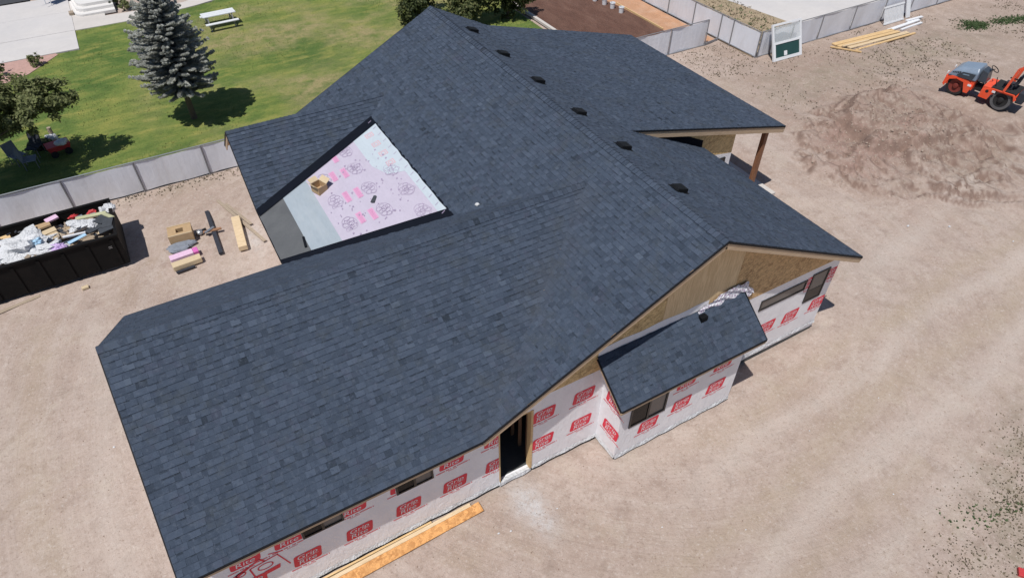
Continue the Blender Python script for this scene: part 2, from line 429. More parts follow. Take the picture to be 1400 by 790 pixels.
# ---------------------------------------------------------------- mesh helpers
class MB:
    def __init__(s):
        s.v, s.f, s.mi, s.t = [], [], [], []

    def face(s, pts, mi=0, t=0.5):
        k = len(s.v)
        s.v.extend(tuple(p) for p in pts)
        s.f.append(tuple(range(k, k + len(pts))))
        s.mi.append(mi)
        s.t.append(t)

    def _add(s, vs, fs, mi=0, t=0.5):
        k = len(s.v)
        s.v.extend(tuple(p) for p in vs)
        for f in fs:
            s.f.append(tuple(i + k for i in f))
            s.mi.append(mi)
            s.t.append(t)

    def hexa(s, b, t_, mi=0, t=0.5):
        """bottom four and top four points, counter-clockwise from above"""
        s._add(list(b) + list(t_), [(3, 2, 1, 0), (4, 5, 6, 7), (0, 1, 5, 4), (1, 2, 6, 5), (2, 3, 7, 6), (3, 0, 4, 7)], mi, t)

    def box(s, x0, y0, z0, x1, y1, z1, mi=0, t=0.5):
        s.hexa([(x0, y0, z0), (x1, y0, z0), (x1, y1, z0), (x0, y1, z0)], [(x0, y0, z1), (x1, y0, z1), (x1, y1, z1), (x0, y1, z1)], mi, t)

    def obox(s, c, size, rot=None, mi=0, t=0.5):
        hx, hy, hz = size[0] / 2, size[1] / 2, size[2] / 2
        R = rot or Matrix.Identity(3)
        c = Vector(c)
        pts = [c + R @ Vector(p) for p in ((-hx, -hy, -hz), (hx, -hy, -hz), (hx, hy, -hz), (-hx, hy, -hz), (-hx, -hy, hz), (hx, -hy, hz), (hx, hy, hz), (-hx, hy, hz))]
        s.hexa(pts[:4], pts[4:], mi, t)

    def beam(s, p0, p1, wd, ht, up=(0, 0, 1), mi=0, t=0.5):
        """a board from p0 to p1, wd across, ht along up"""
        p0, p1 = Vector(p0), Vector(p1)
        d = (p1 - p0).normalized()
        u = Vector(up)
        sd_ = d.cross(u).normalized()
        u = sd_.cross(d).normalized()
        a, b = sd_ * wd / 2, u * ht / 2
        s.hexa([p0 - a - b, p0 + a - b, p1 + a - b, p1 - a - b], [p0 - a + b, p0 + a + b, p1 + a + b, p1 - a + b], mi, t)

    def prism(s, poly, z0, z1, mi=0, t=0.5):
        n = len(poly)
        lo = [(p[0], p[1], z0 if not callable(z0) else z0(*p)) for p in poly]
        hi = [(p[0], p[1], z1 if not callable(z1) else z1(*p)) for p in poly]
        s._add(lo + hi, [tuple(range(n - 1, -1, -1)), tuple(range(n, 2 * n))] + [(i, (i + 1) % n, n + (i + 1) % n, n + i) for i in range(n)], mi, t)

    def tube(s, p0, p1, r0, r1=None, n=8, mi=0, t=0.5, cap=True):
        r1 = r0 if r1 is None else r1
        p0, p1 = Vector(p0), Vector(p1)
        d = (p1 - p0).normalized()
        a = d.cross(Vector((0, 0, 1)) if abs(d.z) < 0.9 else Vector((1, 0, 0))).normalized()
        b = d.cross(a)
        ring = lambda p, r: [p + (a * math.cos(2 * math.pi * i / n) + b * math.sin(2 * math.pi * i / n)) * r for i in range(n)]
        fs = [(i, (i + 1) % n, n + (i + 1) % n, n + i) for i in range(n)]
        if cap:
            fs += [tuple(range(n - 1, -1, -1)), tuple(range(n, 2 * n))]
        s._add(ring(p0, r0) + ring(p1, r1), fs, mi, t)

    def lathe(s, c, axis, prof, n=20, mi=0, t=0.5):
        """prof: (along, radius) pairs round an axis through c"""
        c, d = Vector(c), Vector(axis).normalized()
        a = d.cross(Vector((0, 0, 1)) if abs(d.z) < 0.9 else Vector((1, 0, 0))).normalized()
        b = d.cross(a)
        vs, fs = [], []
        for h, r in prof:
            vs += [c + d * h + (a * math.cos(2 * math.pi * i / n) + b * math.sin(2 * math.pi * i / n)) * r for i in range(n)]
        for j in range(len(prof) - 1):
            fs += [(j * n + i, j * n + (i + 1) % n, (j + 1) * n + (i + 1) % n, (j + 1) * n + i) for i in range(n)]
        s._add(vs, fs, mi, t)

    def blob(s, c, r, seed, rough=0.35, n=10, mi=0, t=0.5, flat=0.0):
        """an uneven lump"""
        rg = random.Random(seed)
        c = Vector(c)
        ph = [(Vector((rg.uniform(-1, 1), rg.uniform(-1, 1), rg.uniform(-1, 1))) * rg.uniform(2, 7), rg.uniform(0, 6)) for _ in range(7)]
        vs, fs = [], []
        m_ = max(4, n // 2)
        for j in range(m_ + 1):
            th = math.pi * j / m_
            for i in range(n):
                d = Vector((math.sin(th) * math.cos(2 * math.pi * i / n), math.sin(th) * math.sin(2 * math.pi * i / n), math.cos(th)))
                k = 1 + rough * sum(math.sin(q.dot(d) + o) for q, o in ph) / 3.0
                if j not in (0, m_):
                    k += rg.uniform(-rough, rough) * 0.3
                p = Vector((d.x * r[0] * k, d.y * r[1] * k, d.z * r[2] * k))
                vs.append(c + p)
        for j in range(m_):
            fs += [(j * n + i, (j + 1) * n + i, (j + 1) * n + (i + 1) % n, j * n + (i + 1) % n) for i in range(n)]
        s._add(vs, fs, mi, t)

    def mesh(s, name, mats, org=(0, 0, 0), smooth=False, tint=False):
        me = bpy.data.meshes.new(name)
        o = Vector(org)
        me.from_pydata([(p[0] - o.x, p[1] - o.y, p[2] - o.z) for p in s.v], [], s.f)
        mats = mats if isinstance(mats, (list, tuple)) else [mats]
        for m in mats:
            me.materials.append(MT[m] if isinstance(m, str) else m)
        if len(mats) > 1:
            me.polygons.foreach_set('material_index', s.mi)
        if tint:
            a = me.attributes.new('tint', 'FLOAT', 'FACE')
            a.data.foreach_set('value', s.t)
        if smooth:
            me.polygons.foreach_set('use_smooth', [True] * len(me.polygons))
        me.update()
        return me

    def build(s, name, mats, parent=None, org=None, smooth=False, tint=False, bevel=0.0, auto=None):
        """org: world point the vertices are measured from (the parent's base when there is a parent)"""
        if org is None:
            org = parent['_org'] if parent is not None and '_org' in parent else (0, 0, 0)
        me = s.mesh(name, mats, org, smooth, tint)
        if bevel:
            bm = bmesh.new()
            bm.from_mesh(me)
            bmesh.ops.remove_doubles(bm, verts=bm.verts, dist=1e-5)
            bmesh.ops.bevel(bm, geom=list(bm.edges), offset=bevel, segments=2, affect='EDGES', profile=0.5, clamp_overlap=True)
            bm.to_mesh(me)
            bm.free()
        o = bpy.data.objects.new(name, me)
        COL.objects.link(o)
        if parent is not None:
            o.parent = parent
            o['_org'] = tuple(org)
        else:
            o.location = org
        return o


def tag(o, label=None, cat=None, group=None, kind=None):
    for k, v in (('label', label), ('category', cat), ('group', group), ('kind', kind)):
        if v:
            o[k] = v
    return o


def thing(name, label, cat, loc=(0, 0, 0), rz=0.0, group=None, local=False):
    """an Empty at the thing's base; parts are given in world coordinates unless local"""
    o = bpy.data.objects.new(name, None)
    o.empty_display_size = 0.3
    COL.objects.link(o)
    o.location = loc
    o.rotation_euler = (0, 0, rz)
    o['_org'] = (0.0, 0.0, 0.0) if local else tuple(loc)
    return tag(o, label, cat, group)


def copy_thing(root, loc, rz, label, group=None):
    r = root.copy()
    COL.objects.link(r)
    r.location, r.rotation_euler = loc, (0, 0, rz)
    r['label'] = label
    if group:
        r['group'] = group
    for ch in list(root.children):
        c = ch.copy()
        COL.objects.link(c)
        c.parent = r
        for g in list(ch.children):
            d = g.copy()
            COL.objects.link(d)
            d.parent = c
    return r


def Rz(a):
    return Matrix.Rotation(a, 3, 'Z')


def clip_poly(poly, axis, val, keep_less):
    out = []
    n = len(poly)
    for i in range(n):
        a, b = poly[i], poly[(i + 1) % n]
        ina = (a[axis] <= val) == keep_less or a[axis] == val
        inb = (b[axis] <= val) == keep_less or b[axis] == val
        if ina:
            out.append(a)
        if ina != inb and a[axis] != b[axis]:
            k = (val - a[axis]) / (b[axis] - a[axis])
            out.append(tuple(a[j] + (b[j] - a[j]) * k for j in range(2)))
    return out


def clip_rect(poly, u0, v0, u1, v1):
    for ax, val, less in ((0, u0, False), (0, u1, True), (1, v0, False), (1, v1, True)):
        poly = clip_poly(poly, ax, val, less)
        if len(poly) < 3:
            return []
    ar = sum(poly[i][0] * poly[(i + 1) % len(poly)][1] - poly[(i + 1) % len(poly)][0] * poly[i][1] for i in range(len(poly))) / 2
    return poly if abs(ar) > 4e-4 else []


def inside(p, poly):
    c = False
    n = len(poly)
    for i in range(n):
        (x0, y0), (x1, y1) = poly[i], poly[(i + 1) % n]
        if (y0 > p[1]) != (y1 > p[1]) and p[0] < (x1 - x0) * (p[1] - y0) / (y1 - y0) + x0:
            c = not c
    return c


# value noise on a grid of points
def vnoise(x, y, scale, seed):
    g = np.random.default_rng(seed).random((128, 128))
    xs, ys = x * scale + 1000, y * scale + 1000
    xi, yi = np.floor(xs).astype(int), np.floor(ys).astype(int)
    fx, fy = xs - xi, ys - yi
    fx, fy = fx * fx * (3 - 2 * fx), fy * fy * (3 - 2 * fy)
    G = lambda i, j: g[i % 128, j % 128]
    return (G(xi, yi) * (1 - fx) + G(xi + 1, yi) * fx) * (1 - fy) + (G(xi, yi + 1) * (1 - fx) + G(xi + 1, yi + 1) * fx) * fy


def fbm(x, y, scale, seed, octs=4):
    t, a, tot = 0, 1.0, 0.0
    for k in range(octs):
        t = t + a * vnoise(x, y, scale * 2 ** k, seed + k)
        tot += a
        a *= 0.5
    return t / tot


def grid_sheet(name, xs, ys, zf, mat, attrs=None, mask=None):
    X, Y = np.meshgrid(xs, ys, indexing='ij')
    Zv = zf(X, Y)
    nx, ny = X.shape
    me = bpy.data.meshes.new(name)
    idx = np.arange(nx * ny).reshape(nx, ny)
    q = np.stack([idx[:-1, :-1], idx[1:, :-1], idx[1:, 1:], idx[:-1, 1:]], -1).reshape(-1, 4)
    if mask is not None:
        cx = (X[:-1, :-1] + X[1:, 1:]) / 2
        cy = (Y[:-1, :-1] + Y[1:, 1:]) / 2
        q = q[mask(cx, cy).reshape(-1)]
    me.vertices.add(nx * ny)
    me.vertices.foreach_set('co', np.stack([X, Y, Zv], -1).astype(np.float32).ravel())
    me.loops.add(len(q) * 4)
    me.loops.foreach_set('vertex_index', q.ravel().astype(np.int32))
    me.polygons.add(len(q))
    me.polygons.foreach_set('loop_start', (np.arange(len(q)) * 4).astype(np.int32))
    me.polygons.foreach_set('loop_total', np.full(len(q), 4, np.int32))
    me.update(calc_edges=True)
    me.validate()
    for k, fn in (attrs or {}).items():
        a = me.attributes.new(k, 'FLOAT', 'POINT')
        a.data.foreach_set('value', np.clip(fn(X, Y), 0, 1).astype(np.float32).ravel())
    me.polygons.foreach_set('use_smooth', [True] * len(me.polygons))
    me.materials.append(MT[mat])
    o = bpy.data.objects.new(name, me)
    COL.objects.link(o)
    return o


# ---------------------------------------------------------------- ground and flat surfaces
def g2(x, y, cx, cy, sx, sy, a=0.0):
    c, s_ = math.cos(a), math.sin(a)
    u, v = (x - cx) * c + (y - cy) * s_, -(x - cx) * s_ + (y - cy) * c
    return np.exp(-(u / sx) ** 2 - (v / sy) ** 2)


def poly_sd(x, y, poly):
    """distance inside a plan outline, negative outside"""
    d = np.full(np.shape(x), 1e9)
    ins = np.zeros(np.shape(x), bool)
    for (x0, y0), (x1, y1) in zip(poly, poly[1:] + poly[:1]):
        ex, ey = x1 - x0, y1 - y0
        t = np.clip(((x - x0) * ex + (y - y0) * ey) / (ex * ex + ey * ey), 0, 1)
        d = np.minimum(d, np.hypot(x - x0 - t * ex, y - y0 - t * ey))
        ins ^= ((y0 > y) != (y1 > y)) & (x < (x1 - x0) * (y - y0) / (y1 - y0 + 1e-12) + x0)
    return np.where(ins, d, -d)


MOUND_TOP = [(27.7, 17.3), (27.2, 16.4), (27.0, 15.6), (26.6, 14.7), (27.3, 13.9), (28.8, 13.8), (30.1, 13.3), (31.7, 13.5), (32.8, 14.8), (33.1, 17.5), (31.4, 18.3), (29.4, 18.0)]
MOUND_FOOT = [(25.7, 18.2), (23.6, 16.2), (22.9, 14.4), (23.6, 12.9), (24.4, 11.6), (25.8, 10.9), (27.0, 9.6), (29.8, 9.6), (31.6, 11.2), (33.4, 13.2), (34.0, 17.3), (30.3, 18.8)]


def ground_z(x, y):
    x, y = np.asarray(x, float), np.asarray(y, float)
    z = (fbm(x, y, 0.5, 11, 4) - 0.5) * 0.10 + (fbm(x, y, 3.0, 5, 3) - 0.5) * 0.05
    wx, wy = x + 1.1 * (fbm(x, y, 0.9, 21, 4) - 0.5), y + 1.1 * (fbm(x, y, 0.9, 25, 4) - 0.5)
    t1 = np.clip(poly_sd(wx, wy, MOUND_TOP) / 0.42, 0, 1)
    t2 = np.clip(poly_sd(wx, wy, MOUND_FOOT) / 0.55, 0, 1)
    n2 = fbm(x, y, 1.3, 31, 5)
    z = z + t2 * (0.10 + 0.42 * (n2 - 0.47) + 0.16 * (1 - np.abs(2 * fbm(x, y, 2.3, 33, 3) - 1)) - 0.10)
    z = z + t1 * (0.30 + 0.26 * (fbm(x, y, 0.9, 35, 4) - 0.5))
    z = z + t2 * (np.abs(fbm(x, y, 0.9, 52, 3) - 0.5) < 0.03) * -0.10
    z = z - 0.30 * g2(x, y, 27.0, 15.6, 1.1, 0.7, 0.5) * (n2 + 0.4)
    rough_ = np.clip(1.2 * g2(x, y, 31, 13.5, 6.0, 5.0) + 0.7 * g2(x, y, 38, 20, 8, 3), 0, 1)
    z = z + rough_ * ((fbm(x, y, 1.0, 41, 5) - 0.5) * 0.55)
    for (ax_, ay_, bx_, by_) in ((33.6, 14.0, 31.6, 6.0), (32.5, 13.0, 29.8, 6.5), (34.8, 12.5, 33.5, 6.0), (26.0, 11.6, 29.5, 9.0)):
        dx_, dy_ = bx_ - ax_, by_ - ay_
        L_ = math.hypot(dx_, dy_)
        u_ = ((x - ax_) * dx_ + (y - ay_) * dy_) / L_
        v_ = (-(x - ax_) * dy_ + (y - ay_) * dx_) / L_ + 0.4 * np.sin(u_ * 0.7)
        z = z + np.clip(1 - np.maximum(-u_, u_ - L_) / 0.6, 0, 1) * np.clip(1 + np.minimum(0, 0), 0, 1) * (u_ > -0.6) * (u_ < L_ + 0.6) * (-0.10 * np.exp(-(v_ / 0.16) ** 2) + 0.07 * np.exp(-((np.abs(v_) - 0.34) / 0.14) ** 2))
    z = z + 0.22 * g2(x, y, 18.3, 8.2, 2.6, 2.6)
    # wheel ruts round the house
    r = np.hypot(x - 13.0, y - 14.0)
    for r0 in (13.4, 15.1, 16.6, 18.2, 20.3):
        z = z - 0.022 * np.exp(-((r - r0 - 0.5 * np.sin(np.arctan2(y - 14, x - 13) * 3 + r0)) / 0.16) ** 2)
    flat = np.clip(1 - np.maximum(np.maximum(-2.4 - x, x - 16.2), np.maximum(8.4 - y, y - 24.0)) / 0.5, 0, 1)
    z = z * (1 - flat) - 0.06 * flat
    for (x0, x1, y0, y1) in ((-60, 29.2, 27.5, 80), (29.4, 90, 24.6, 80), (16.2, 20.8, 14.3, 24)):
        dd = np.maximum(np.maximum(x0 - x, x - x1), np.maximum(y0 - y, y - y1))
        k = np.clip(1 - dd / 0.3, 0, 1)
        z = z * (1 - k) - 0.08 * k
    return z


xs = np.concatenate([[-900, -300, -120, -60, -30, -18], np.arange(-12, 56.01, 0.125), [60, 70, 90, 140, 300, 900]])
ys = np.concatenate([[-900, -300, -100, -40, -15, -8], np.arange(-4, 30.01, 0.125), [32, 36, 42, 50, 60, 80, 140, 300, 900]])
ground = grid_sheet('ground', xs, ys, ground_z, 'ground', {
    'red': lambda x, y: 1.0 * g2(x, y, 26.6, 15.2, 2.3, 2.0, 0.4) * np.clip((fbm(x, y, 0.9, 71, 3) - 0.36) * 6, 0, 1) + 0.9 * g2(x, y, 28.2, 14.8, 6.0, 4.2, -0.2) * np.clip((fbm(x, y, 0.8, 72, 4) - 0.40) * 5, 0, 1) + 0.35 * g2(x, y, 31.5, 22.0, 4, 1.5),
    'weedy': lambda x, y: 0.85 * np.clip((x - 1.36 * y - 11.2) / 3.0, 0, 1) * np.clip((2.9 + 0.10 * (x - 13.5) - y) / 1.2, 0, 1) + 0.75 * g2(x, y, 38.5, 20.4, 6.5, 1.6, -0.05) + 0.6 * g2(x, y, 29.5, 20.8, 4, 1.8) + 0.5 * g2(x, y, 30.6, 11.6, 2.4, 1.2) + 0.55 * g2(x, y, -0.6, 26.9, 2.2, 0.5),
    'cut': lambda x, y: np.clip((np.hypot(ground_z(x + 0.12, y) - ground_z(x - 0.12, y), ground_z(x, y + 0.12) - ground_z(x, y - 0.12)) / 0.24 - 0.26) * 2.4, 0, 0.95) * np.clip(2.2 * g2(x, y, 29, 14.4, 6.5, 5.0), 0, 1),  # steeper mound faces take the cut soil and painted crevice shade
    'field': lambda x, y: np.clip(np.clip((x - 24.5) / 4, 0, 1) * np.clip((y - 9.5) / 5, 0, 1) * 0.8 + 0.6 * g2(x, y, 31, 12, 5, 4), 0, 1) * (y < 27),
    'lane': lambda x, y: 0.85 * np.exp(-((y - 3.3 - 0.10 * (x - 9) - 0.25 * np.sin(x * 0.6)) / 0.34) ** 2) * np.clip((x - 5) / 3, 0, 1) + 0.8 * np.exp(-((y - 5.3 - 0.09 * (x - 6) - 0.2 * np.sin(x * 0.7)) / 0.30) ** 2) * np.clip((x - 7) / 3, 0, 1) + 0.6 * np.exp(-((y - 1.7 - 0.12 * (x - 10)) / 0.25) ** 2) * (x < 16) + 0.9 * np.exp(-((y - 10.0 - 0.12 * (x - 24) - 0.3 * np.sin(x * 0.5)) / 0.5) ** 2) * np.clip((x - 18) / 3, 0, 1) + 0.5 * np.exp(-((x + 4.6 + 0.2 * np.sin(y * 0.6)) / 0.4) ** 2) * (y < 21),
    'tan': lambda x, y: 0.9 * np.exp(-((y - 4.3 - 0.10 * (x - 8) - 0.2 * np.sin(x * 0.5)) / 0.42) ** 2) * np.clip((x - 3) / 3, 0, 1) * (x < 26) + 0.8 * np.exp(-((y - 6.2 - 0.07 * (x - 4) - 0.15 * np.sin(x * 0.9)) / 0.35) ** 2) * np.clip((x - 8) / 4, 0, 1) + 0.7 * np.exp(-((y - 2.4 - 0.11 * (x - 8)) / 0.3) ** 2) * (x < 15) + 0.6 * np.exp(-((x + 6.2 + 0.3 * np.sin(y * 0.5)) / 0.5) ** 2) * (y < 21),
    'pale': lambda x, y: 0.85 * g2(x, y, 4.75, 7.5, 0.42, 0.6) + 0.5 * g2(x, y, 4.9, 6.7, 0.3, 0.5) + 0.5 * g2(x, y, 1.3, 22.1, 0.35, 0.9) + 0.6 * g2(x, y, 22.4, 21.5, 1.2, 3.5, 0.2) * fbm(x, y, 1, 8, 3),
})
tag(ground, kind='structure')

LAWN_X1 = 21.45


def lawn_mask(x, y):
    drive = (y > 43.85) & (x < -3.0)
    walk = (y > 46.72 + np.clip(x - 0.4, 0, 99) * 0.2) & (x < 5.6)
    bed = (y > 40.8 + np.clip(x + 6.9, -99, 9) * 1.15) & (x < -4.2)
    return ~(drive | walk | bed)


lawn = grid_sheet('lawn', np.arange(-26, LAWN_X1 + .01, 0.25), np.arange(27.52, 66, 0.25),
                  lambda x, y: 0.0 + (fbm(x, y, 0.4, 3, 3) - 0.5) * 0.06 + 0.01, 'lawn',
                  {'dry': lambda x, y: 0.85 * np.clip((fbm(x, y, 0.30, 91, 5) - 0.47) * 5, 0, 1) * np.clip((x + 1) / 4, 0, 1) + 1.0 * g2(x, y, 8.2, 41.0, 3.2, 1.1, -0.2) + 0.75 * g2(x, y, 11.0, 38.4, 2.6, 1.1, -0.5) + 0.8 * g2(x, y, 3.6, 40.3, 2.4, 0.6, 0.3)
                   + 0.55 * g2(x, y, 2.4, 29.2, 3.6, 1.0) + 0.5 * g2(x, y, 8.5, 33, 2.0, 3.0) + 0.35 * g2(x, y, -0.6, 35.5, 0.6, 3) + 0.35 * g2(x, y, 6, 45, 2.4, 1)},
                  mask=lawn_mask)
tag(lawn, kind='structure')


def sheet(name, poly, z, mat, thick=0.03):
    b = MB()
    b.prism(poly, z - thick, z)
    return tag(b.build(name, mat), kind='structure')


# neighbour's drive in cast bays, the walk, planting bed
drive = bpy.data.objects.new('driveway', None)
COL.objects.link(drive)
drive['_org'] = (0.0, 0.0, 0.0)
tag(drive, kind='structure')
for i, (x0, x1) in enumerate(((-18, -12.2), (-12.2, -7.9), (-7.9, -3.0))):
    for j, (y0, y1) in enumerate(((43.83, 46.76), (46.76, 50.1), (50.1, 53.2))):
        b = MB()
        b.box(x0 + 0.012, y0 + 0.012, -0.1, x1 - 0.012, y1 - 0.012, 0.055 + 0.004 * ((i + j) % 2))
        b.build('concrete_slab', 'slab', drive)
walk = bpy.data.objects.new('walkway', None)
COL.objects.link(walk)
walk['_org'] = (0.0, 0.0, 0.0)
tag(walk, kind='structure')
pts_lo = [(-3.0, 46.76), (-1.2, 46.72), (0.45, 46.72), (2.2, 47.0), (3.9, 47.32), (5.5, 47.85), (7.0, 48.9)]
pts_hi = [(-3.0, 48.35), (-1.2, 48.3), (0.45, 48.2), (2.0, 48.1), (3.4, 48.3), (4.6, 48.9), (5.6, 50.0)]
for i in range(len(pts_lo) - 1):
    b = MB()
    b.prism([pts_lo[i], pts_lo[i + 1], pts_hi[i + 1], pts_hi[i]], -0.1, 0.05 + 0.004 * (i % 2))
    b.build('concrete_slab', 'walk', walk)
sheet('path', [(-3.0, 48.35), (-1.2, 48.3), (-1.2, 52), (-3.0, 52)], 0.045, 'walk')
sheet('road', [(-20, 53.2), (-5.2, 53.55), (-5.0, 60), (-20, 60)], 0.03, 'asphalt')
sheet('planting_bed', [(-12, 41.9), (-6.9, 40.9), (-5.6, 41.7), (-4.1, 43.6), (-4.2, 43.82), (-12, 43.82)], 0.03, 'pink_gravel')
# the dug garden, its orange strip and the dry field beyond the right-hand fence
GX0, GX1 = 21.7, 27.35
sheet('garden_bed', [(GX0, 27.1), (26.9, 27.1), (27.35, 29.9), (27.3, 34), (26.2, 42), (24, 50), (GX0, 50)], 0.02, 'soil', 0.1)
sheet('orange_path', [(26.92, 27.1), (29.1, 27.1), (29.25, 50), (24.05, 50), (26.25, 42), (27.35, 34), (27.4, 29.9)], 0.016, 'orange_dirt', 0.1)
sheet('dry_field', [(29.4, 24.55), (34.6, 24.55), (33.2, 34), (31, 50), (29.4, 50)], 0.018, 'dry_field', 0.1)
sheet('yard_slab', [(35.2, 24.55), (90, 24.55), (90, 60), (31.2, 60), (31.6, 50), (33.6, 34)], 0.03, 'slab', 0.1)
sheet('gravel_verge', [(34.6, 24.55), (35.2, 24.55), (33.6, 34), (31.6, 50), (31, 50), (33.2, 34)], 0.022, 'dry_field', 0.1)
sheet('patio', [(15.8, 14.35), (20.75, 14.35), (20.75, 23.8), (15.8, 23.8)], 0.05, 'walk', 0.15)

# ---------------------------------------------------------------- the house
XM, ZR, MM, MR = 10.092, 6.428, 0.503, 0.4963
ZE, YE, YR, YF, ZG = 3.214, 7.75, 11.881, 15.96, 5.929
MN, MF = (ZG - ZE) / (YR - YE), (ZG - ZE) / (YF - YR)
XL, XE, XC = -2.80, XM - (ZR - ZE) / MM, 16.177
XF, MP = 1.47, 0.262                       # front eave of the infill roof and its low pitch
XB = 6.15                                   # where it meets the main slope
YA = 23.92
YN, ZN = 21.25, 4.87                        # entry gable ridge
YW, YB = 8.25, 7.40                         # near wall, near face of the bump-out
zmain = lambda x, y: ZR - MM * (XM - x) if x <= XM else ZR - MR * (x - XM)
xv = XM - (ZR - ZG) / MM
XN = XM - (ZR - ZN) / MM
yvf = YF - (ZE + MP * (XB - XF) - ZE) / MF
zb = ZE + MP * (XB - XF)
yvn = 20.62
XP0, ZP0, XPE, ZPE = 12.5, ZR - MR * (12.5 - XM), 20.05, 3.30
PY0 = 14.37

house = thing('house', 'unfinished house with a dark slate shingle roof and white printed wrap on its walls', 'house', (6.5, 15.5, 0))
HO = house['_org']


def P3(x, y, z):
    return Vector((x, y, z))


slopes = {
    # name: (eave origin, U along the eave, V up the slope, outline in plan)
    'garage_near': (P3(XL, YE, ZE), P3(1, 0, 0), P3(0, 1, MN), [(XL, YE), (XE, YE), (xv, YR), (XL, YR)]),
    'garage_far': (P3(xv, YF, ZE), P3(-1, 0, 0), P3(0, -1, MF), [(XL, YR), (xv, YR), (XB, yvf), (XF, YF), (XL, YF)]),
    'main_left': (P3(XE, YA, ZE), P3(0, -1, 0), P3(1, 0, MM), [(XE, YE), (XM, YE), (XM, YA), (XE, YA), (XE, 23.5), (XN, YN), (XB, yvn), (XB, yvf), (xv, YR)]),
    'main_right': (P3(XC, YE, ZR - MR * (XC - XM)), P3(0, 1, 0), P3(-1, 0, MR), [(XM, YE), (XC, YE), (XC, 14.55), (XP0, 14.55), (XP0, YA), (XM, YA)]),
    'porch': (P3(XPE, PY0, ZPE), P3(0, 1, 0), P3(-1, 0, (ZP0 - ZPE) / (XPE - XP0)), [(XP0 - 0.02, PY0), (XPE, PY0), (XPE, YA), (XP0 - 0.02, YA)]),
    'entry_near': (P3(XF + 0.02, 18.98, ZE), P3(1, 0, 0), P3(0, 1, (ZN - ZE) / (YN - 18.98)), [(XF, 18.98), (XB, yvn), (XN, YN), (XF, YN)]),
    'entry_far': (P3(XN, 23.5, ZE), P3(-1, 0, 0), P3(0, -1, (ZN - ZE) / (23.5 - YN)), [(XF, YN), (XN, YN), (XE + 0.1, 23.5), (XF, 23.5)]),
    'bump': (P3(7.12, 7.08, 2.80), P3(1, 0, 0), P3(0, 1, 0.86 / 1.15), [(7.12, 7.08), (11.92, 7.08), (11.90, 8.23), (7.12, 8.23)]),
}
EXPO = 0.143
strips = []
decks = MB()
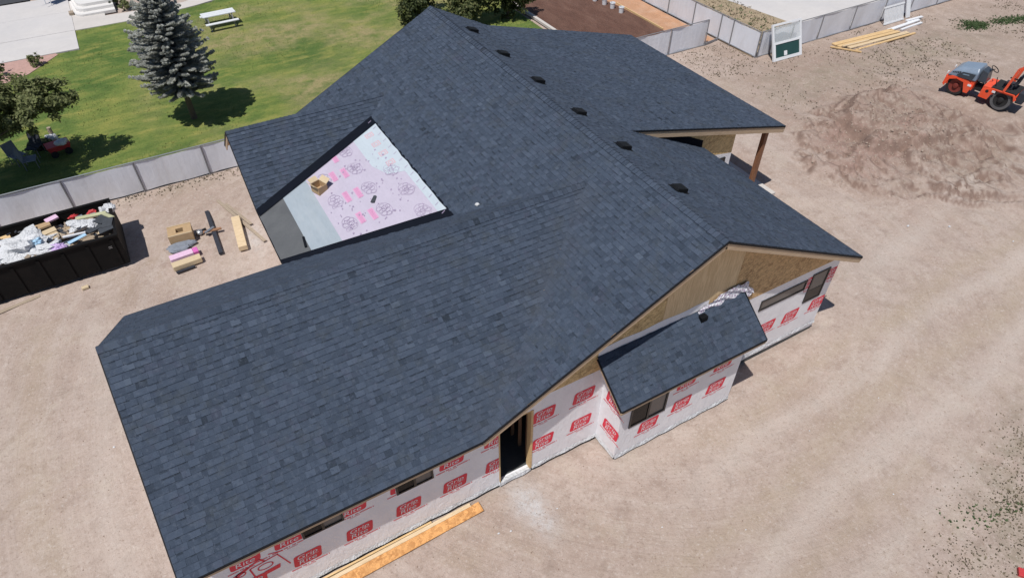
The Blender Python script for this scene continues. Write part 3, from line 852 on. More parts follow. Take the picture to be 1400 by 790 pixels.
for name, (O, U, V, plan) in slopes.items():
    run = math.hypot(V.x, V.y)
    pitch = V.z / run
    Vh = Vector((V.x, V.y, 0)) / run
    k = math.hypot(1, pitch)
    Nn = U.cross(Vector((Vh.x, Vh.y, pitch)) / k)
    if Nn.z < 0:
        Nn = -Nn
    loc = [((x - O.x) * U.x + (y - O.y) * U.y, ((x - O.x) * Vh.x + (y - O.y) * Vh.y) * k) for x, y in plan]
    ar = sum(loc[i][0] * loc[(i + 1) % len(loc)][1] - loc[(i + 1) % len(loc)][0] * loc[i][1] for i in range(len(loc)))
    if ar < 0:
        loc = loc[::-1]
    # the sheathing below: a thin slab
    ctr3 = lambda u, v, h: O + U * u + Vector((Vh.x, Vh.y, pitch)) * (v / k) + Nn * h
    nloc = len(loc)
    top = [ctr3(u, v, -0.004) for u, v in loc]
    bot = [p - Vector((0, 0, 0.05)) for p in top]
    decks._add(bot + top, [tuple(range(nloc - 1, -1, -1)), tuple(range(nloc, 2 * nloc))] + [(i, (i + 1) % nloc, nloc + (i + 1) % nloc, nloc + i) for i in range(nloc)])
    us, vs_ = [p[0] for p in loc], [p[1] for p in loc]
    u0, u1, v1 = min(us) , max(us), max(vs_)
    rg = random.Random(hash(name) % 1 + len(name) * 13 + int(O.x * 10))
    ncourse = int(v1 / EXPO) + 1
    for ci in range(ncourse):
        va, vb = ci * EXPO - (0.02 if ci == 0 else 0), (ci + 1) * EXPO
        u = u0 - rg.uniform(0.0, 0.9)
        while u < u1:
            strip = MB()
            cen = None
            ue = u + 0.96
            tone = rg.gauss(0.5, 0.07)
            tu = u
            tooth = rg.random() < 0.5
            while tu < ue - 0.02:
                wv = rg.uniform(0.09, 0.22)
                tv = min(tu + wv, ue)
                if ue - tv < 0.08:
                    tv = ue
                a0, a1 = max(tu, u0), min(tv, u1)
                if a1 - a0 > 0.01:
                    rect = [(a0, va), (a1, va), (a1, vb), (a0, vb)]
                    if all(inside((p[0] * 0.998 + (a0 + a1) / 2 * 0.002, p[1] * 0.998 + (va + vb) / 2 * 0.002), loc) for p in rect) and len(clip_rect(loc, a0, va, a1, vb)) == 4:
                        pl = rect
                    else:
                        pl = clip_rect(loc, a0, va, a1, vb)
                    if pl:
                        tk = (0.016 if tooth else 0.007) + rg.uniform(-0.001, 0.002)
                        tt = tone + (rg.gauss(0.07, 0.105) if tooth else rg.gauss(-0.085, 0.105))
                        tt = min(1, max(0, tt))
                        hf = lambda v: 0.0035 + tk * (1 - (v - va) / (vb - va))
                        n_ = len(pl)
                        up = [ctr3(p[0], p[1], hf(p[1])) for p in pl]
                        lo = [ctr3(p[0], p[1], -0.001) for p in pl]
                        if n_ == 4 and pl is rect and rg.random() < 0.34:
                            vm = vb - rg.uniform(0.022, 0.045)
                            um = a0 + (a1 - a0) * (rg.uniform(0.0, 0.5) if rg.random() < 0.4 else 0.0)
                            m0, m1, mm = ctr3(a0, vm, hf(vm)), ctr3(a1, vm, hf(vm)), ctr3(um, vm, hf(vm))
                            strip._add([up[0], up[1], m1, m0], [(0, 1, 2, 3)], 0, tt)
                            if um > a0:
                                strip._add([m0, mm, ctr3(um, vb, hf(vb)), up[3]], [(0, 1, 2, 3)], 0, tt)
                            strip._add([mm, m1, up[2], ctr3(um, vb, hf(vb))], [(0, 1, 2, 3)], 0, tt * rg.uniform(0.12, 0.6))
                        else:
                            strip._add(up, [tuple(range(n_))], 0, tt)
                        for i in range(n_):
                            j = (i + 1) % n_
                            if pl[i][1] > vb - 1e-6 and pl[j][1] > vb - 1e-6:
                                continue
                            strip._add([lo[i], lo[j], up[j], up[i]], [(0, 1, 2, 3)], 0, tt * 0.55)
                        if cen is None:
                            cen = up[0]
                tooth = not tooth if rg.random() < 0.85 else tooth
                tu = tv
            if strip.f:
                px, py, dz = project(cen)
                px2, py2, _ = project(strip.v[-1])
                seen = -0.01 < px < 1.01 and -0.01 < py < 1.01 and (EYE - cen).dot(Nn) > 0
                size = abs((EYE - cen).normalized().dot(Nn)) / dz ** 2 * min(1.0, len(strip.f) / 20) if seen else 0
                strips.append((size, len(strips), strip))
            u = ue
decks.build('roof_deck', 'osb', house)
strips.sort(key=lambda q: (-q[0], q[1]))
roof = MB()
for size, i, st in strips[300:]:
    k0 = len(roof.v)
    roof.v.extend(st.v)
    roof.f.extend(tuple(j + k0 for j in f) for f in st.f)
    roof.mi.extend(st.mi)
    roof.t.extend(st.t)
tag(roof.build('shingle_field', 'shingle', house, tint=True), kind='stuff')
for size, i, st in strips[:300]:
    st.build('shingle', 'shingle', house, tint=True)

# ridge caps: folded pieces lapped along each ridge, joined
caps = MB()


def ridge_cap(p0, p1, na, nb, wd=0.15):
    """p0 to p1 along the ridge; na, nb unit vectors down each side"""
    p0, p1 = Vector(p0), Vector(p1)
    L = (p1 - p0).length
    d = (p1 - p0) / L
    n_ = int(L / EXPO)
    for i in range(n_):
        a = p0 + d * (L * i / n_)
        b = p0 + d * (L * (i + 1) / n_ + 0.01)
        t = min(1, max(0, random.Random(i * 7 + int(L * 31)).gauss(0.55, 0.16)))
        up0, up1 = Vector((0, 0, 0.040)), Vector((0, 0, 0.024))
        for s_ in (na, nb):
            q = [a + up0, b + up1, b + up1 + s_ * wd - Vector((0, 0, 0.002)), a + up0 + s_ * wd - Vector((0, 0, 0.002))]
            caps.face(q, 0, t)
            caps.face([q[0], q[3], q[3] - Vector((0, 0, 0.03)), q[0] - Vector((0, 0, 0.03))], 0, t * 0.5)
            caps.face([q[3], q[2], q[2] - Vector((0, 0, 0.03)), q[3] - Vector((0, 0, 0.03))], 0, t * 0.5)


nl = lambda v: Vector(v).normalized()
ridge_cap((XM, YE - 0.02, ZR), (XM, YA, ZR), nl((-1, 0, -MM)), nl((1, 0, -MR)))
ridge_cap((XL - 0.02, YR, ZG), (xv + 0.05, YR, ZG), nl((0, -1, -MN)), nl((0, 1, -MF)))
ridge_cap((XF, YN, ZN), (XN + 0.05, YN, ZN), nl((0, -1, -0.73)), nl((0, 1, -0.73)), 0.13)
tag(caps.build('ridge_cap', 'shingle', house, tint=True), kind='stuff')


# fascia boards with a black metal drip edge above
def edge_board(p0, p1, out, ht=0.15, th=0.035, name='fascia_board', mat='fascia', drop=0.055):
    p0, p1, o = Vector(p0), Vector(p1), Vector(out)
    b = MB()
    off = o * (th / 2 - 0.03)
    b.beam(p0 + off - Vector((0, 0, drop + ht / 2)), p1 + off - Vector((0, 0, drop + ht / 2)), th, ht)
    b.build(name, mat, house)
    e = MB()
    e.beam(p0 + o * 0.012 - Vector((0, 0, 0.027)), p1 + o * 0.012 - Vector((0, 0, 0.027)), 0.03, 0.05)
    e.build('drip_edge', 'black_metal', house)


zC = ZR - MR * (XC - XM)
edge_board((XL, YE, ZE), (XE, YE, ZE), (0, -1, 0), 0.10)
edge_board((XL, YE, ZE), (XL, YR, ZG), (-1, 0, 0), 0.15)
edge_board((XL, YR, ZG), (XL, YF, ZE), (-1, 0, 0), 0.15)
edge_board((XL, YF, ZE), (XF, YF, ZE), (0, 1, 0), 0.15)
edge_board((XE, YE, ZE), (XM, YE, ZR), (0, -1, 0), 0.17)
edge_board((XM, YE, ZR), (XC, YE, zC), (0, -1, 0), 0.17)
edge_board((XC, YE, zC), (XC, 14.55, zC), (1, 0, 0), 0.15)
edge_board((XM, YA, ZR), (XE, YA, ZE), (0, 1, 0), 0.15)
edge_board((XM, YA, ZR), (XP0, YA, ZP0), (0, 1, 0), 0.15)
edge_board((XP0, YA, ZP0), (XPE, YA, ZPE), (0, 1, 0), 0.15)
edge_board((XP0 + 0.1, PY0, ZP0 - 0.025), (XPE, PY0, ZPE), (0, -1, 0), 0.22)
edge_board((XPE, PY0, ZPE), (XPE, YA, ZPE), (1, 0, 0), 0.2)
edge_board((XF, 18.98, ZE), (XF, YN, ZN), (-1, 0, 0), 0.16)
edge_board((XF, YN, ZN), (XF, 23.5, ZE), (-1, 0, 0), 0.16)
edge_board((XF, YF + 0.02, ZE), (XF, 18.96, ZE), (-1, 0, 0), 0.16)
edge_board((7.12, 7.08, 2.80), (11.92, 7.08, 2.80), (0, -1, 0), 0.10)
edge_board((7.12, 7.08, 2.80), (7.12, 8.2, 3.64), (-1, 0, 0), 0.11)
edge_board((11.92, 7.08, 2.80), (11.92, 8.2, 3.64), (1, 0, 0), 0.11)

# infill roof between the two gables: sheathing, black valley membrane, underlayment strips
zp = lambda x, y, h=0.0: ZE + MP * (x - XF) + h
infill_plan = [(XF, YF), (XB, yvf), (XB, yvn), (XF, 18.98)]
b = MB()
b.prism(infill_plan, lambda x, y: zp(x, y, -0.07), lambda x, y: zp(x, y, -0.012))
b.build('infill_roof_deck', 'osb', house)
yv0 = lambda x: YF + (yvf - YF) * (x - XF) / (XB - XF)
yv1 = lambda x: 18.98 + (yvn - 18.98) * (x - XF) / (XB - XF)
b = MB()
for (fa, fb) in ((lambda x: yv1(x) - 0.50 * min(1, 0.75 + 0.05 * x), lambda x: yv1(x) + 0.02), (lambda x: yv0(x) - 0.02, lambda x: yv0(x) + 0.16 + 0.035 * x)):
    xs_ = [XF, 2.2, 3.0, 3.9, 4.8, 5.6, XB]
    for xa, xb in zip(xs_, xs_[1:]):
        b.face([(xa, fa(xa), zp(xa, 0, 0.024)), (xb, fa(xb), zp(xb, 0, 0.024)), (xb, fb(xb), zp(xb, 0, 0.024)), (xa, fb(xa), zp(xa, 0, 0.024))])
b.face([(XB - 0.06, yvf, zb + 0.0), (XB + 0.02, yvf, zb + 0.03), (XB + 0.02, yvn, zb + 0.03), (XB - 0.06, yvn, zb + 0.0)])
b.build('valley_flashing', 'membrane', house)
strip_x = [(XF - 0.01, 2.42, 'felt_dark', 0.0), (2.34, 3.30, 'felt_grey', 0.004), (3.21, 4.22, 'lilac', 0.008), (4.16, 5.18, 'lilac', 0.012), (5.12, 5.92, 'lilac', 0.016), (5.88, XB - 0.01, 'cyan', 0.020)]
ul = []
for q, (xa, xb, mt, h) in enumerate(strip_x):
    b = MB()
    n_ = 16
    for j in range(n_):
        for i in range(6):
            x0_, x1_ = xa + (xb - xa) * i / 6, xa + (xb - xa) * (i + 1) / 6
            f = lambda x, t: yv0(x) + 0.01 + (yv1(x) - yv0(x) - 0.02) * t
            wv = lambda x, y: zp(x, y, h) + 0.002 * math.sin(7 * y + 3 * x)
            pq = [(x0_, f(x0_, j / n_)), (x1_, f(x1_, j / n_)), (x1_, f(x1_, (j + 1) / n_)), (x0_, f(x0_, (j + 1) / n_))]
            b.face([(x, y, wv(x, y) - 0.002) for x, y in pq])
    lp = [(xa, yv0(xa)), (xa, yv1(xa))]
    b.face([(xa, yv0(xa) + .01, zp(xa, 0, h) - .005), (xa, yv1(xa) - .01, zp(xa, 0, h) - .005), (xa, yv1(xa) - .01, zp(xa, 0, h)), (xa, yv0(xa) + .01, zp(xa, 0, h))])
    ul.append(b.build('underlayment_sheet', mt, house))
    if mt == 'felt_dark':
        tag(ul[-1], 'charcoal underlayment strip along the eave')


def flat_ring(b, cx, cy, rx, ry, rot, wd, zf, n=22, mi=0):
    for i in range(n):
        q = []
        for a, k in ((i, 1), (i + 1, 1), (i + 1, 0), (i, 0)):
            th = 2 * math.pi * a / n
            ex, ey = (rx - wd * k) * math.cos(th), (ry - wd * k) * math.sin(th)
            x, y = cx + ex * math.cos(rot) - ey * math.sin(rot), cy + ex * math.sin(rot) + ey * math.cos(rot)
            q.append((x, y, zf(x, y)))
        b.face(q[::-1], mi)


def atom_print(x, y, s_, parent, h):
    b = MB()
    zf = lambda x_, y_: zp(x_, y_, h + 0.004)
    for k in range(4):
        pass
    for k in range(9):
        a = k * 2.4 + x
        r = 0.105 * math.sqrt(k) * s_
        flat_ring(b, x + 0.62 * r * math.cos(a), y + 1.1 * r * math.sin(a), (0.085 + 0.02 * (k % 3)) * s_, (0.10 + 0.015 * (k % 2)) * s_, a, 0.017 * s_, zf, 12)
    flat_ring(b, x, y, 0.24 * s_, 0.40 * s_, 0.2, 0.014 * s_, zf, 26)
    b.build('printed_emblem', 'purple_print', parent)


for (x, y, q) in ((3.65, 16.09, 2), (3.65, 17.38, 2), (3.71, 18.66, 2), (4.70, 15.88, 3), (4.70, 17.15, 3), (4.69, 18.40, 3), (4.75, 19.50, 3), (5.56, 14.98, 4), (5.57, 16.2, 4), (5.57, 17.42, 4)):
    atom_print(x, y, 0.86, ul[q], strip_x[q][3])
# a pale cyan lap sheet across the upper far corner
b = MB()
pl = [(5.16, 18.05), (5.40, 17.3), (5.90, 17.0), (5.90, yv1(5.9) - 0.02), (5.16, yv1(5.16) - 0.02)]
b.prism(pl, lambda x, y: zp(x, y, 0.0165), lambda x, y: zp(x, y, 0.0195))
lap_sheet = b.build('underlayment_sheet', 'cyan', house)
for (x, y) in ((4.0, 18.57), (4.0, 17.29), (4.0, 16.08), (4.35, 19.45), (4.35, 18.45), (4.35, 17.2), (4.35, 15.95)):
    b = MB()
    h_ = 0.0125 if x < 4.1 else 0.0165
    yy = y - 0.27
    b.face([(x + p, y + q_, zp(x + p, 0, h_)) for p, q_ in ((-0.09, -0.28), (0.09, -0.28), (0.09, 0.28), (-0.09, 0.28))])
    while yy < y + 0.24:
        wl = rng.uniform(0.02, 0.05)
        b.face([(x + p, yy + q_, zp(x + p, 0, h_ + 0.002)) for p, q_ in ((-0.06, 0), (0.06, 0), (0.06, wl), (-0.06, wl))], 1)
        yy += wl + 0.02
    b.build('printed_band', ['pink_print', 'mag_faint'], ul[2] if x < 4.1 else ul[3])
for k in range(4):
    b = MB()
    x, y = 5.70, 19.65 - 0.63 * k
    for s_, wd in ((0.13, 0.02), (0.07, 0.018)):
        for i in range(4):
            c = [(-s_, -s_), (s_, -s_), (s_, s_), (-s_, s_)]
            d = [(p * (1 - wd / s_), q * (1 - wd / s_)) for p, q in c]
            a, e = c[i], c[(i + 1) % 4]
            a2, e2 = d[i], d[(i + 1) % 4]
            b.face([(x + p, y + q, zp(x + p, 0, 0.0225)) for p, q in (a, e, e2, a2)])
    b.build('printed_square', 'salmon_print', lap_sheet)
b = MB()
for k in range(90):
    x, y = rng.uniform(3.3, 5.7), rng.uniform(15.4, 18.8)
    s_ = rng.uniform(0.012, 0.03)
    b.face([(x + p * s_, y + q * s_, zp(x + p * s_, 0, 0.0235)) for p, q in ((-1, -1.6), (1, -1), (1.2, 1.5), (-0.8, 1))])
tag(b.build('printed_speck', 'purple_print', ul[3]), kind='stuff')
b = MB()
for k in range(14):
    y = yvf + 0.3 + k * (yvn - yvf - 0.6) / 13
    b.face([(6.0 + p, y + q, zp(6.0 + p, 0, 0.0245)) for p, q in ((-0.07, -0.01), (0.06, 0.05), (0.06, 0.075), (-0.07, 0.015))])
tag(b.build('printed_dash', 'purple_print', ul[5]), kind='stuff')


# roof vents astride the right slope, just below the ridge
def vent_at(x, y, plane_z, sl, s_=1.0):
    """low slant-back box vent: sl = slope of the roof along +x"""
    b = MB()
    z = lambda xx, h: plane_z - sl * (xx - x) + h
    s_ = 0.82
    w2 = 0.19 * s_
    b.hexa([(x - 0.24, y - w2 - 0.05, z(x - 0.24, 0.016)), (x + 0.2, y - w2 - 0.05, z(x + 0.2, 0.016)), (x + 0.2, y + w2 + 0.05, z(x + 0.2, 0.016)), (x - 0.24, y + w2 + 0.05, z(x - 0.24, 0.016))],
           [(x - 0.24, y - w2 - 0.05, z(x - 0.24, 0.024)), (x + 0.2, y - w2 - 0.05, z(x + 0.2, 0.024)), (x + 0.2, y + w2 + 0.05, z(x + 0.2, 0.024)), (x - 0.24, y + w2 + 0.05, z(x - 0.24, 0.024))])
    b.hexa([(x - 0.2, y - w2, z(x - 0.2, 0.02)), (x + 0.16, y - w2, z(x + 0.16, 0.02)), (x + 0.16, y + w2, z(x + 0.16, 0.02)), (x - 0.2, y + w2, z(x - 0.2, 0.02))],
           [(x - 0.14, y - w2 * 0.9, z(x - 0.14, 0.09)), (x + 0.18, y - w2 * 0.95, z(x + 0.18, 0.14)), (x + 0.18, y + w2 * 0.95, z(x + 0.18, 0.14)), (x - 0.14, y + w2 * 0.9, z(x - 0.14, 0.09))])
    b.build('roof_vent', 'vent', house)


for y in (21.91, 19.58, 17.26, 14.88, 12.65, 10.27):
    vent_at(10.86, y, ZR - MR * (10.86 - XM), MR)
b = MB()
b.box(10.24, 7.97, 3.42, 10.45, 8.12, 3.63)
b.build('roof_vent', 'vent', house)


# walls: a sheet in the plane y = const (or x = const) with real openings
def wall_sheet(b, axis, at, a0, a1, z0, z1, holes, depth=0.14, top=None, inward=1):
    """top(a): upper limit along the wall"""
    As = sorted({a0, a1, *[h[0] for h in holes], *[h[1] for h in holes], *np.arange(a0, a1, 0.6).tolist()})
    Zs = sorted({z0, z1, *[h[2] for h in holes], *[h[3] for h in holes]})
    As = [a for a in As if a0 <= a <= a1]
    Zs = [z for z in Zs if z0 <= z <= z1]
    pt = lambda a, z, d=0.0: (a, at + d * inward, z) if axis == 'y' else (at + d * inward, a, z)
    for i in range(len(As) - 1):
        for j in range(len(Zs) - 1):
            ca, cz = (As[i] + As[i + 1]) / 2, (Zs[j] + Zs[j + 1]) / 2
            if any(h[0] < ca < h[1] and h[2] < cz < h[3] for h in holes):
                continue
            lim = lambda a, z: z if top is None else min(z, top(a))
            q = [(As[i], Zs[j]), (As[i + 1], Zs[j]), (As[i + 1], Zs[j + 1]), (As[i], Zs[j + 1])]
            if top is not None and max(top(As[i]), top(As[i + 1])) <= Zs[j] + 1e-4:
                continue
            b.face([pt(a, lim(a, z)) for a, z in q])
    for h in holes:
        c = [(h[0], h[2]), (h[1], h[2]), (h[1], h[3]), (h[0], h[3])]
        for i in range(4):
            (p, q), (r, s_) = c[i], c[(i + 1) % 4]
            b.face([pt(p, q), pt(p, q, depth), pt(r, s_, depth), pt(r, s_)])


under = lambda x, d=0.24: zmain(x, 0) - d
WIN_G1, WIN_G2 = (-0.54, 0.40, 1.95, 2.46), (1.66, 2.60, 1.90, 2.46)
DOOR = (4.37, 5.32, 0.14, 2.72)
WR1, WR2 = (12.92, 14.78, 2.33, 2.74), (14.98, 15.72, 1.66, 2.84)
WB = (7.78, 9.00, 1.27, 2.17)
b = MB()
wall_sheet(b, 'y', YW, XL + 0.35, 16.08, 0.14, 3.34, [WIN_G1, WIN_G2, DOOR, WR1, WR2], top=lambda x: 3.30 if x < 3.2 else (min(3.08, under(x)) if x > 4.4 else 3.2))
b.face([(XL + .35, YW, 0.14), (XL + .35, YW, 3.3), (XL + .35, YF - 0.5, 3.3), (XL + .35, YF - 0.5, 0.14)])
near_wall = b.build('near_wall', 'wrap', house)
near_wall.name = 'house_wrap_wall'
b = MB()
wall_sheet(b, 'x', 16.08, YW, YA - 0.4, 0.14, 3.2, [], inward=-1)
b.face([(XF + 0.5, YA - 0.4, .14), (16.08, YA - 0.4, .14), (16.08, YA - 0.4, 3.1), (XF + 0.5, YA - 0.4, 3.1)])
b.face([(XF + 0.5, YF - 0.5, .14), (XF + 0.5, YA - 0.4, .14), (XF + 0.5, YA - 0.4, 3.1), (XF + 0.5, YF - 0.5, 3.1)])
b.face([(XL + .35, YF - .5, .14), (XF + 0.5, YF - 0.5, .14), (XF + 0.5, YF - 0.5, 3.1), (XL + .35, YF - .5, 3.1)])
b.face([(4.2, YA - 0.4, 3.1), (16.0, YA - 0.4, 3.1), (XM, YA - 0.4, ZR - 0.25)])
b.face([(XL + .4, YW + .4, 3.2), (XL + .4, YF - .5, 3.2), (XL + .4, YR, ZG - 0.2)])
b.face([(XF + .45, 19.2, 3.0), (XF + .45, 23.3, 3.0), (XF + .45, YN, ZN - 0.2)])
b.build('house_wrap_wall', 'wrap', house)
# bump-out
b = MB()
BX0, BX1 = 7.46, 11.62
wall_sheet(b, 'y', YB, BX0, BX1, 0.12, 2.86, [WB])
b.face([(BX0, YB, 0.12), (BX0, YB, 2.86), (BX0, YW, 3.5), (BX0, YW, 0.12)])
b.face([(BX1, YB, 0.12), (BX1, YW, 0.12), (BX1, YW, 3.5), (BX1, YB, 2.86)])
bump_wall = b.build('bump_out_wall', 'wrap', house)
# folded hem of the wrap at the foot of the walls: a bright strip turned outward
def hem(p, q, out):
    b = MB()
    p, q, o = Vector(p), Vector(q), Vector(out)
    n_ = max(2, int((q - p).length / 0.25))
    for i in range(n_):
        a, c = p.lerp(q, i / n_), p.lerp(q, (i + 1) / n_)
        w0 = 0.035 + 0.012 * math.sin(i * 1.9)
        w1 = 0.035 + 0.012 * math.sin((i + 1) * 1.9)
        U1 = Vector((0, 0, 0.12))
        b.face([a + o * w0, c + o * w1, c + U1 + o * 0.004, a + U1 + o * 0.004])
    b.build('wrap_hem', 'plastic_white', house)


hem((XL + .35, YW, .12), (DOOR[0], YW, .12), (0, -1, 0))
hem((DOOR[1] + 0.02, YW, .12), (BX0, YW, .12), (0, -1, 0))
hem((BX0, YW, .10), (BX0, YB, .10), (-1, 0, 0))
hem((BX0, YB, .10), (BX1, YB, .10), (0, -1, 0))
hem((BX1, YW, .22), (16.08, YW, .30), (0, -1, 0))
# stem wall
b = MB()
b.box(XL + 0.36, YW + 0.01, -0.2, BX0 - 0.02, YW + 0.3, 0.135)
b.box(BX1 + 0.02, YW + 0.01, -0.2, 16.07, YW + 0.3, 0.135)
b.box(BX0 + 0.015, YB + 0.012, -0.2, BX1 - 0.015, YW, 0.115)
b.build('stem_wall', 'dark_concrete', house)

# gable sheathing panels above the wrap
seams = [3.75, 5.30, 6.66, 9.10, 11.54, 13.98, 15.75]
mats_ = ['osb_light', 'osb_light', 'osb_light', 'ply', 'osb', 'osb']
for x0, x1, mt in zip(seams, seams[1:], mats_):
    x0 += 0.005
    x1 -= 0.005
    zt = lambda x: under(x, 0.19)
    zl = 3.085
    pl = [(x0, zl), (x1, zl), (x1, max(zl, zt(x1)))] + ([(XM, zt(XM))] if x0 < XM < x1 else []) + [(x0, max(zl, zt(x0)))]
    if x0 < 4.5:
        pl = [(4.02, zl - 0.1), (x1, zl - 0.1), (x1, zt(x1)), (4.02, zt(4.02))]
    if x1 > 15.5:
        xe = XM + (ZR - 0.19 - zl) / MR
        pl = [(x0, zl), (xe, zl), (x0, zt(x0))]
    b = MB()
    n_ = len(pl)
    f0 = [(x, YW - 0.006, z) for x, z in pl]
    f1 = [(x, YW + 0.03, z) for x, z in pl]
    b._add(f0 + f1, [tuple(range(n_)), tuple(range(2 * n_ - 1, n_ - 1, -1))] + [(i, n_ + i, n_ + (i + 1) % n_, (i + 1) % n_) for i in range(n_)])
    b.build('sheathing_panel', mt, house)
b = MB()
b.face([(4, YW + 0.045, 3), (16, YW + 0.045, 3), (XM, YW + 0.045, ZR - 0.1)])
b.build('gable_backing', 'dark_room', house)
# soffit blocking under the near rake: lookouts
for sgn, x0, x1 in ((-1, XE + 0.5, XM - 0.2), (1, XM + 0.2, XC - 0.4)):
    b = MB()
    b.beam((x0, YE + 0.12, zmain(x0, 0) - 0.15), (x1, YE + 0.12, zmain(x1, 0) - 0.15), 0.04, 0.12)
    b.build('rake_rafter', 'fascia', house)


# windows
def window(axis_box, y, panes, frame='win_black', th=0.048, mull=None, glassy='glass'):
    x0, x1, z0, z1 = axis_box
    b = MB()
    fw_ = th
    y0, y1 = y - 0.025, y + 0.05
    b.box(x0, y0, z0, x1, y1, z0 + fw_)
    b.box(x0, y0, z1 - fw_, x1, y1, z1)
    b.box(x0, y0 + .001, z0 + fw_, x0 + fw_, y1, z1 - fw_)
    b.box(x1 - fw_, y0 + .001, z0 + fw_, x1, y1, z1 - fw_)
    n_ = len(panes)
    ws = (x1 - x0 - 2 * fw_) / n_
    for i in range(1, n_):
        b.box(x0 + fw_ + ws * i - fw_ * 0.6, y0 + .002, z0 + fw_, x0 + fw_ + ws * i + fw_ * 0.6, y1, z1 - fw_)
    o = b.build('window', frame, house)
    for i, g in enumerate(panes):
        p = MB()
        p.box(x0 + fw_ + ws * i, y - 0.005 + 0.008 * i, z0 + fw_ * 0.8, x0 + fw_ + ws * (i + 1), y + 0.008 + 0.008 * i, z1 - fw_ * 0.8)
        p.build('pane', g, o)
    return o


window(WIN_G1, YW, ['glass', 'glass_grey'])
window(WIN_G2, YW, ['glass', 'glass_grey'])
window(WB, YB, ['glass', 'glass_grey'], th=0.055)
window(WR1, YW, ['glass_grey'], th=0.05)
window(WR2, YW, ['glass_grey'], th=0.055)
b = MB()
b.box(WR2[0] + .04, YW - 0.012, WR2[2] + 0.04, WR2[1] - .04, YW + 0.02, WR2[2] + 0.50)
b.build('window_sash', 'win_black', house)

# doorway: jambs, dark floor, back partition, studs, plastic over the sill
b = MB()
b.box(DOOR[1] - 0.045, YW - 0.02, 0.16, DOOR[1] + 0.02, YW + 0.16, DOOR[3])
b.box(DOOR[0] - 0.01, YW - 0.004, 0.16, DOOR[0] + 0.03, YW + 0.16, DOOR[3])
b.box(DOOR[0] + 0.03, YW - 0.003, DOOR[3] - 0.04, DOOR[1] - 0.045, YW + 0.16, DOOR[3] + 0.003)
b.build('door_jamb', 'pine', house)
b = MB()
b.box(DOOR[0] - 1.5, YW + 0.15, 0.02, DOOR[1] + 1.5, YW + 3.2, 0.12)
b.build('entry_floor', 'dark_concrete', house)
b = MB()
b.box(DOOR[0] - 1.5, YW + 3.0, 0.1, DOOR[1] + 1.5, YW + 3.1, 3.0)
b.build('partition', 'dark_room', house)
for k in range(5):
    b = MB()
    b.box(DOOR[1] + 0.06, YW + 0.35 + 0.4 * k, 0.12, DOOR[1] + 0.15, YW + 0.39 + 0.4 * k, 2.9)
    b.build('wall_stud', 'brown_wood', house)
b = MB()
for i in range(8):
    x0_, x1_ = DOOR[0] - 0.02 + 0.121 * i, DOOR[0] - 0.02 + 0.121 * (i + 1)
    yb_ = lambda x: YW - 0.03 - 0.012 * math.sin(9 * x)
    b.face([(x0_, yb_(x0_), 0.03), (x1_, yb_(x1_), 0.03), (x1_, YW - 0.01, 0.155), (x0_, YW - 0.01, 0.155)])
    b.face([(x0_, YW - 0.01, 0.155), (x1_, YW - 0.01, 0.155), (x1_, YW + 0.08 + 0.015 * math.sin(7 * x1_), 0.15), (x0_, YW + 0.08 + .015 * math.sin(7 * x0_), 0.15)])
b.build('sill_plastic', 'plastic_white', house)


# printed logos on the wrap: a red rounded block with white letters and a line of small print
def text_mesh(body, size, shear, offset):
    c = bpy.data.curves.new('lettering', 'FONT')
    c.body, c.size, c.shear, c.offset = body, size, shear, offset
    c.align_x, c.align_y = 'CENTER', 'CENTER'
    o = bpy.data.objects.new('lettering', c)
    COL.objects.link(o)
    dg = bpy.context.evaluated_depsgraph_get()
    me = bpy.data.meshes.new_from_object(o.evaluated_get(dg))
    vs = [tuple(v.co) for v in me.vertices]
    fs = [tuple(p.vertices) for p in me.polygons]
    bpy.data.objects.remove(o)
    bpy.data.meshes.remove(me)
    bpy.data.curves.remove(c)
    return vs, fs


GRIP, RITE = text_mesh('Grip', 0.24, 0.18, 0.0), text_mesh('Rite', 0.24, 0.18, 0.0)


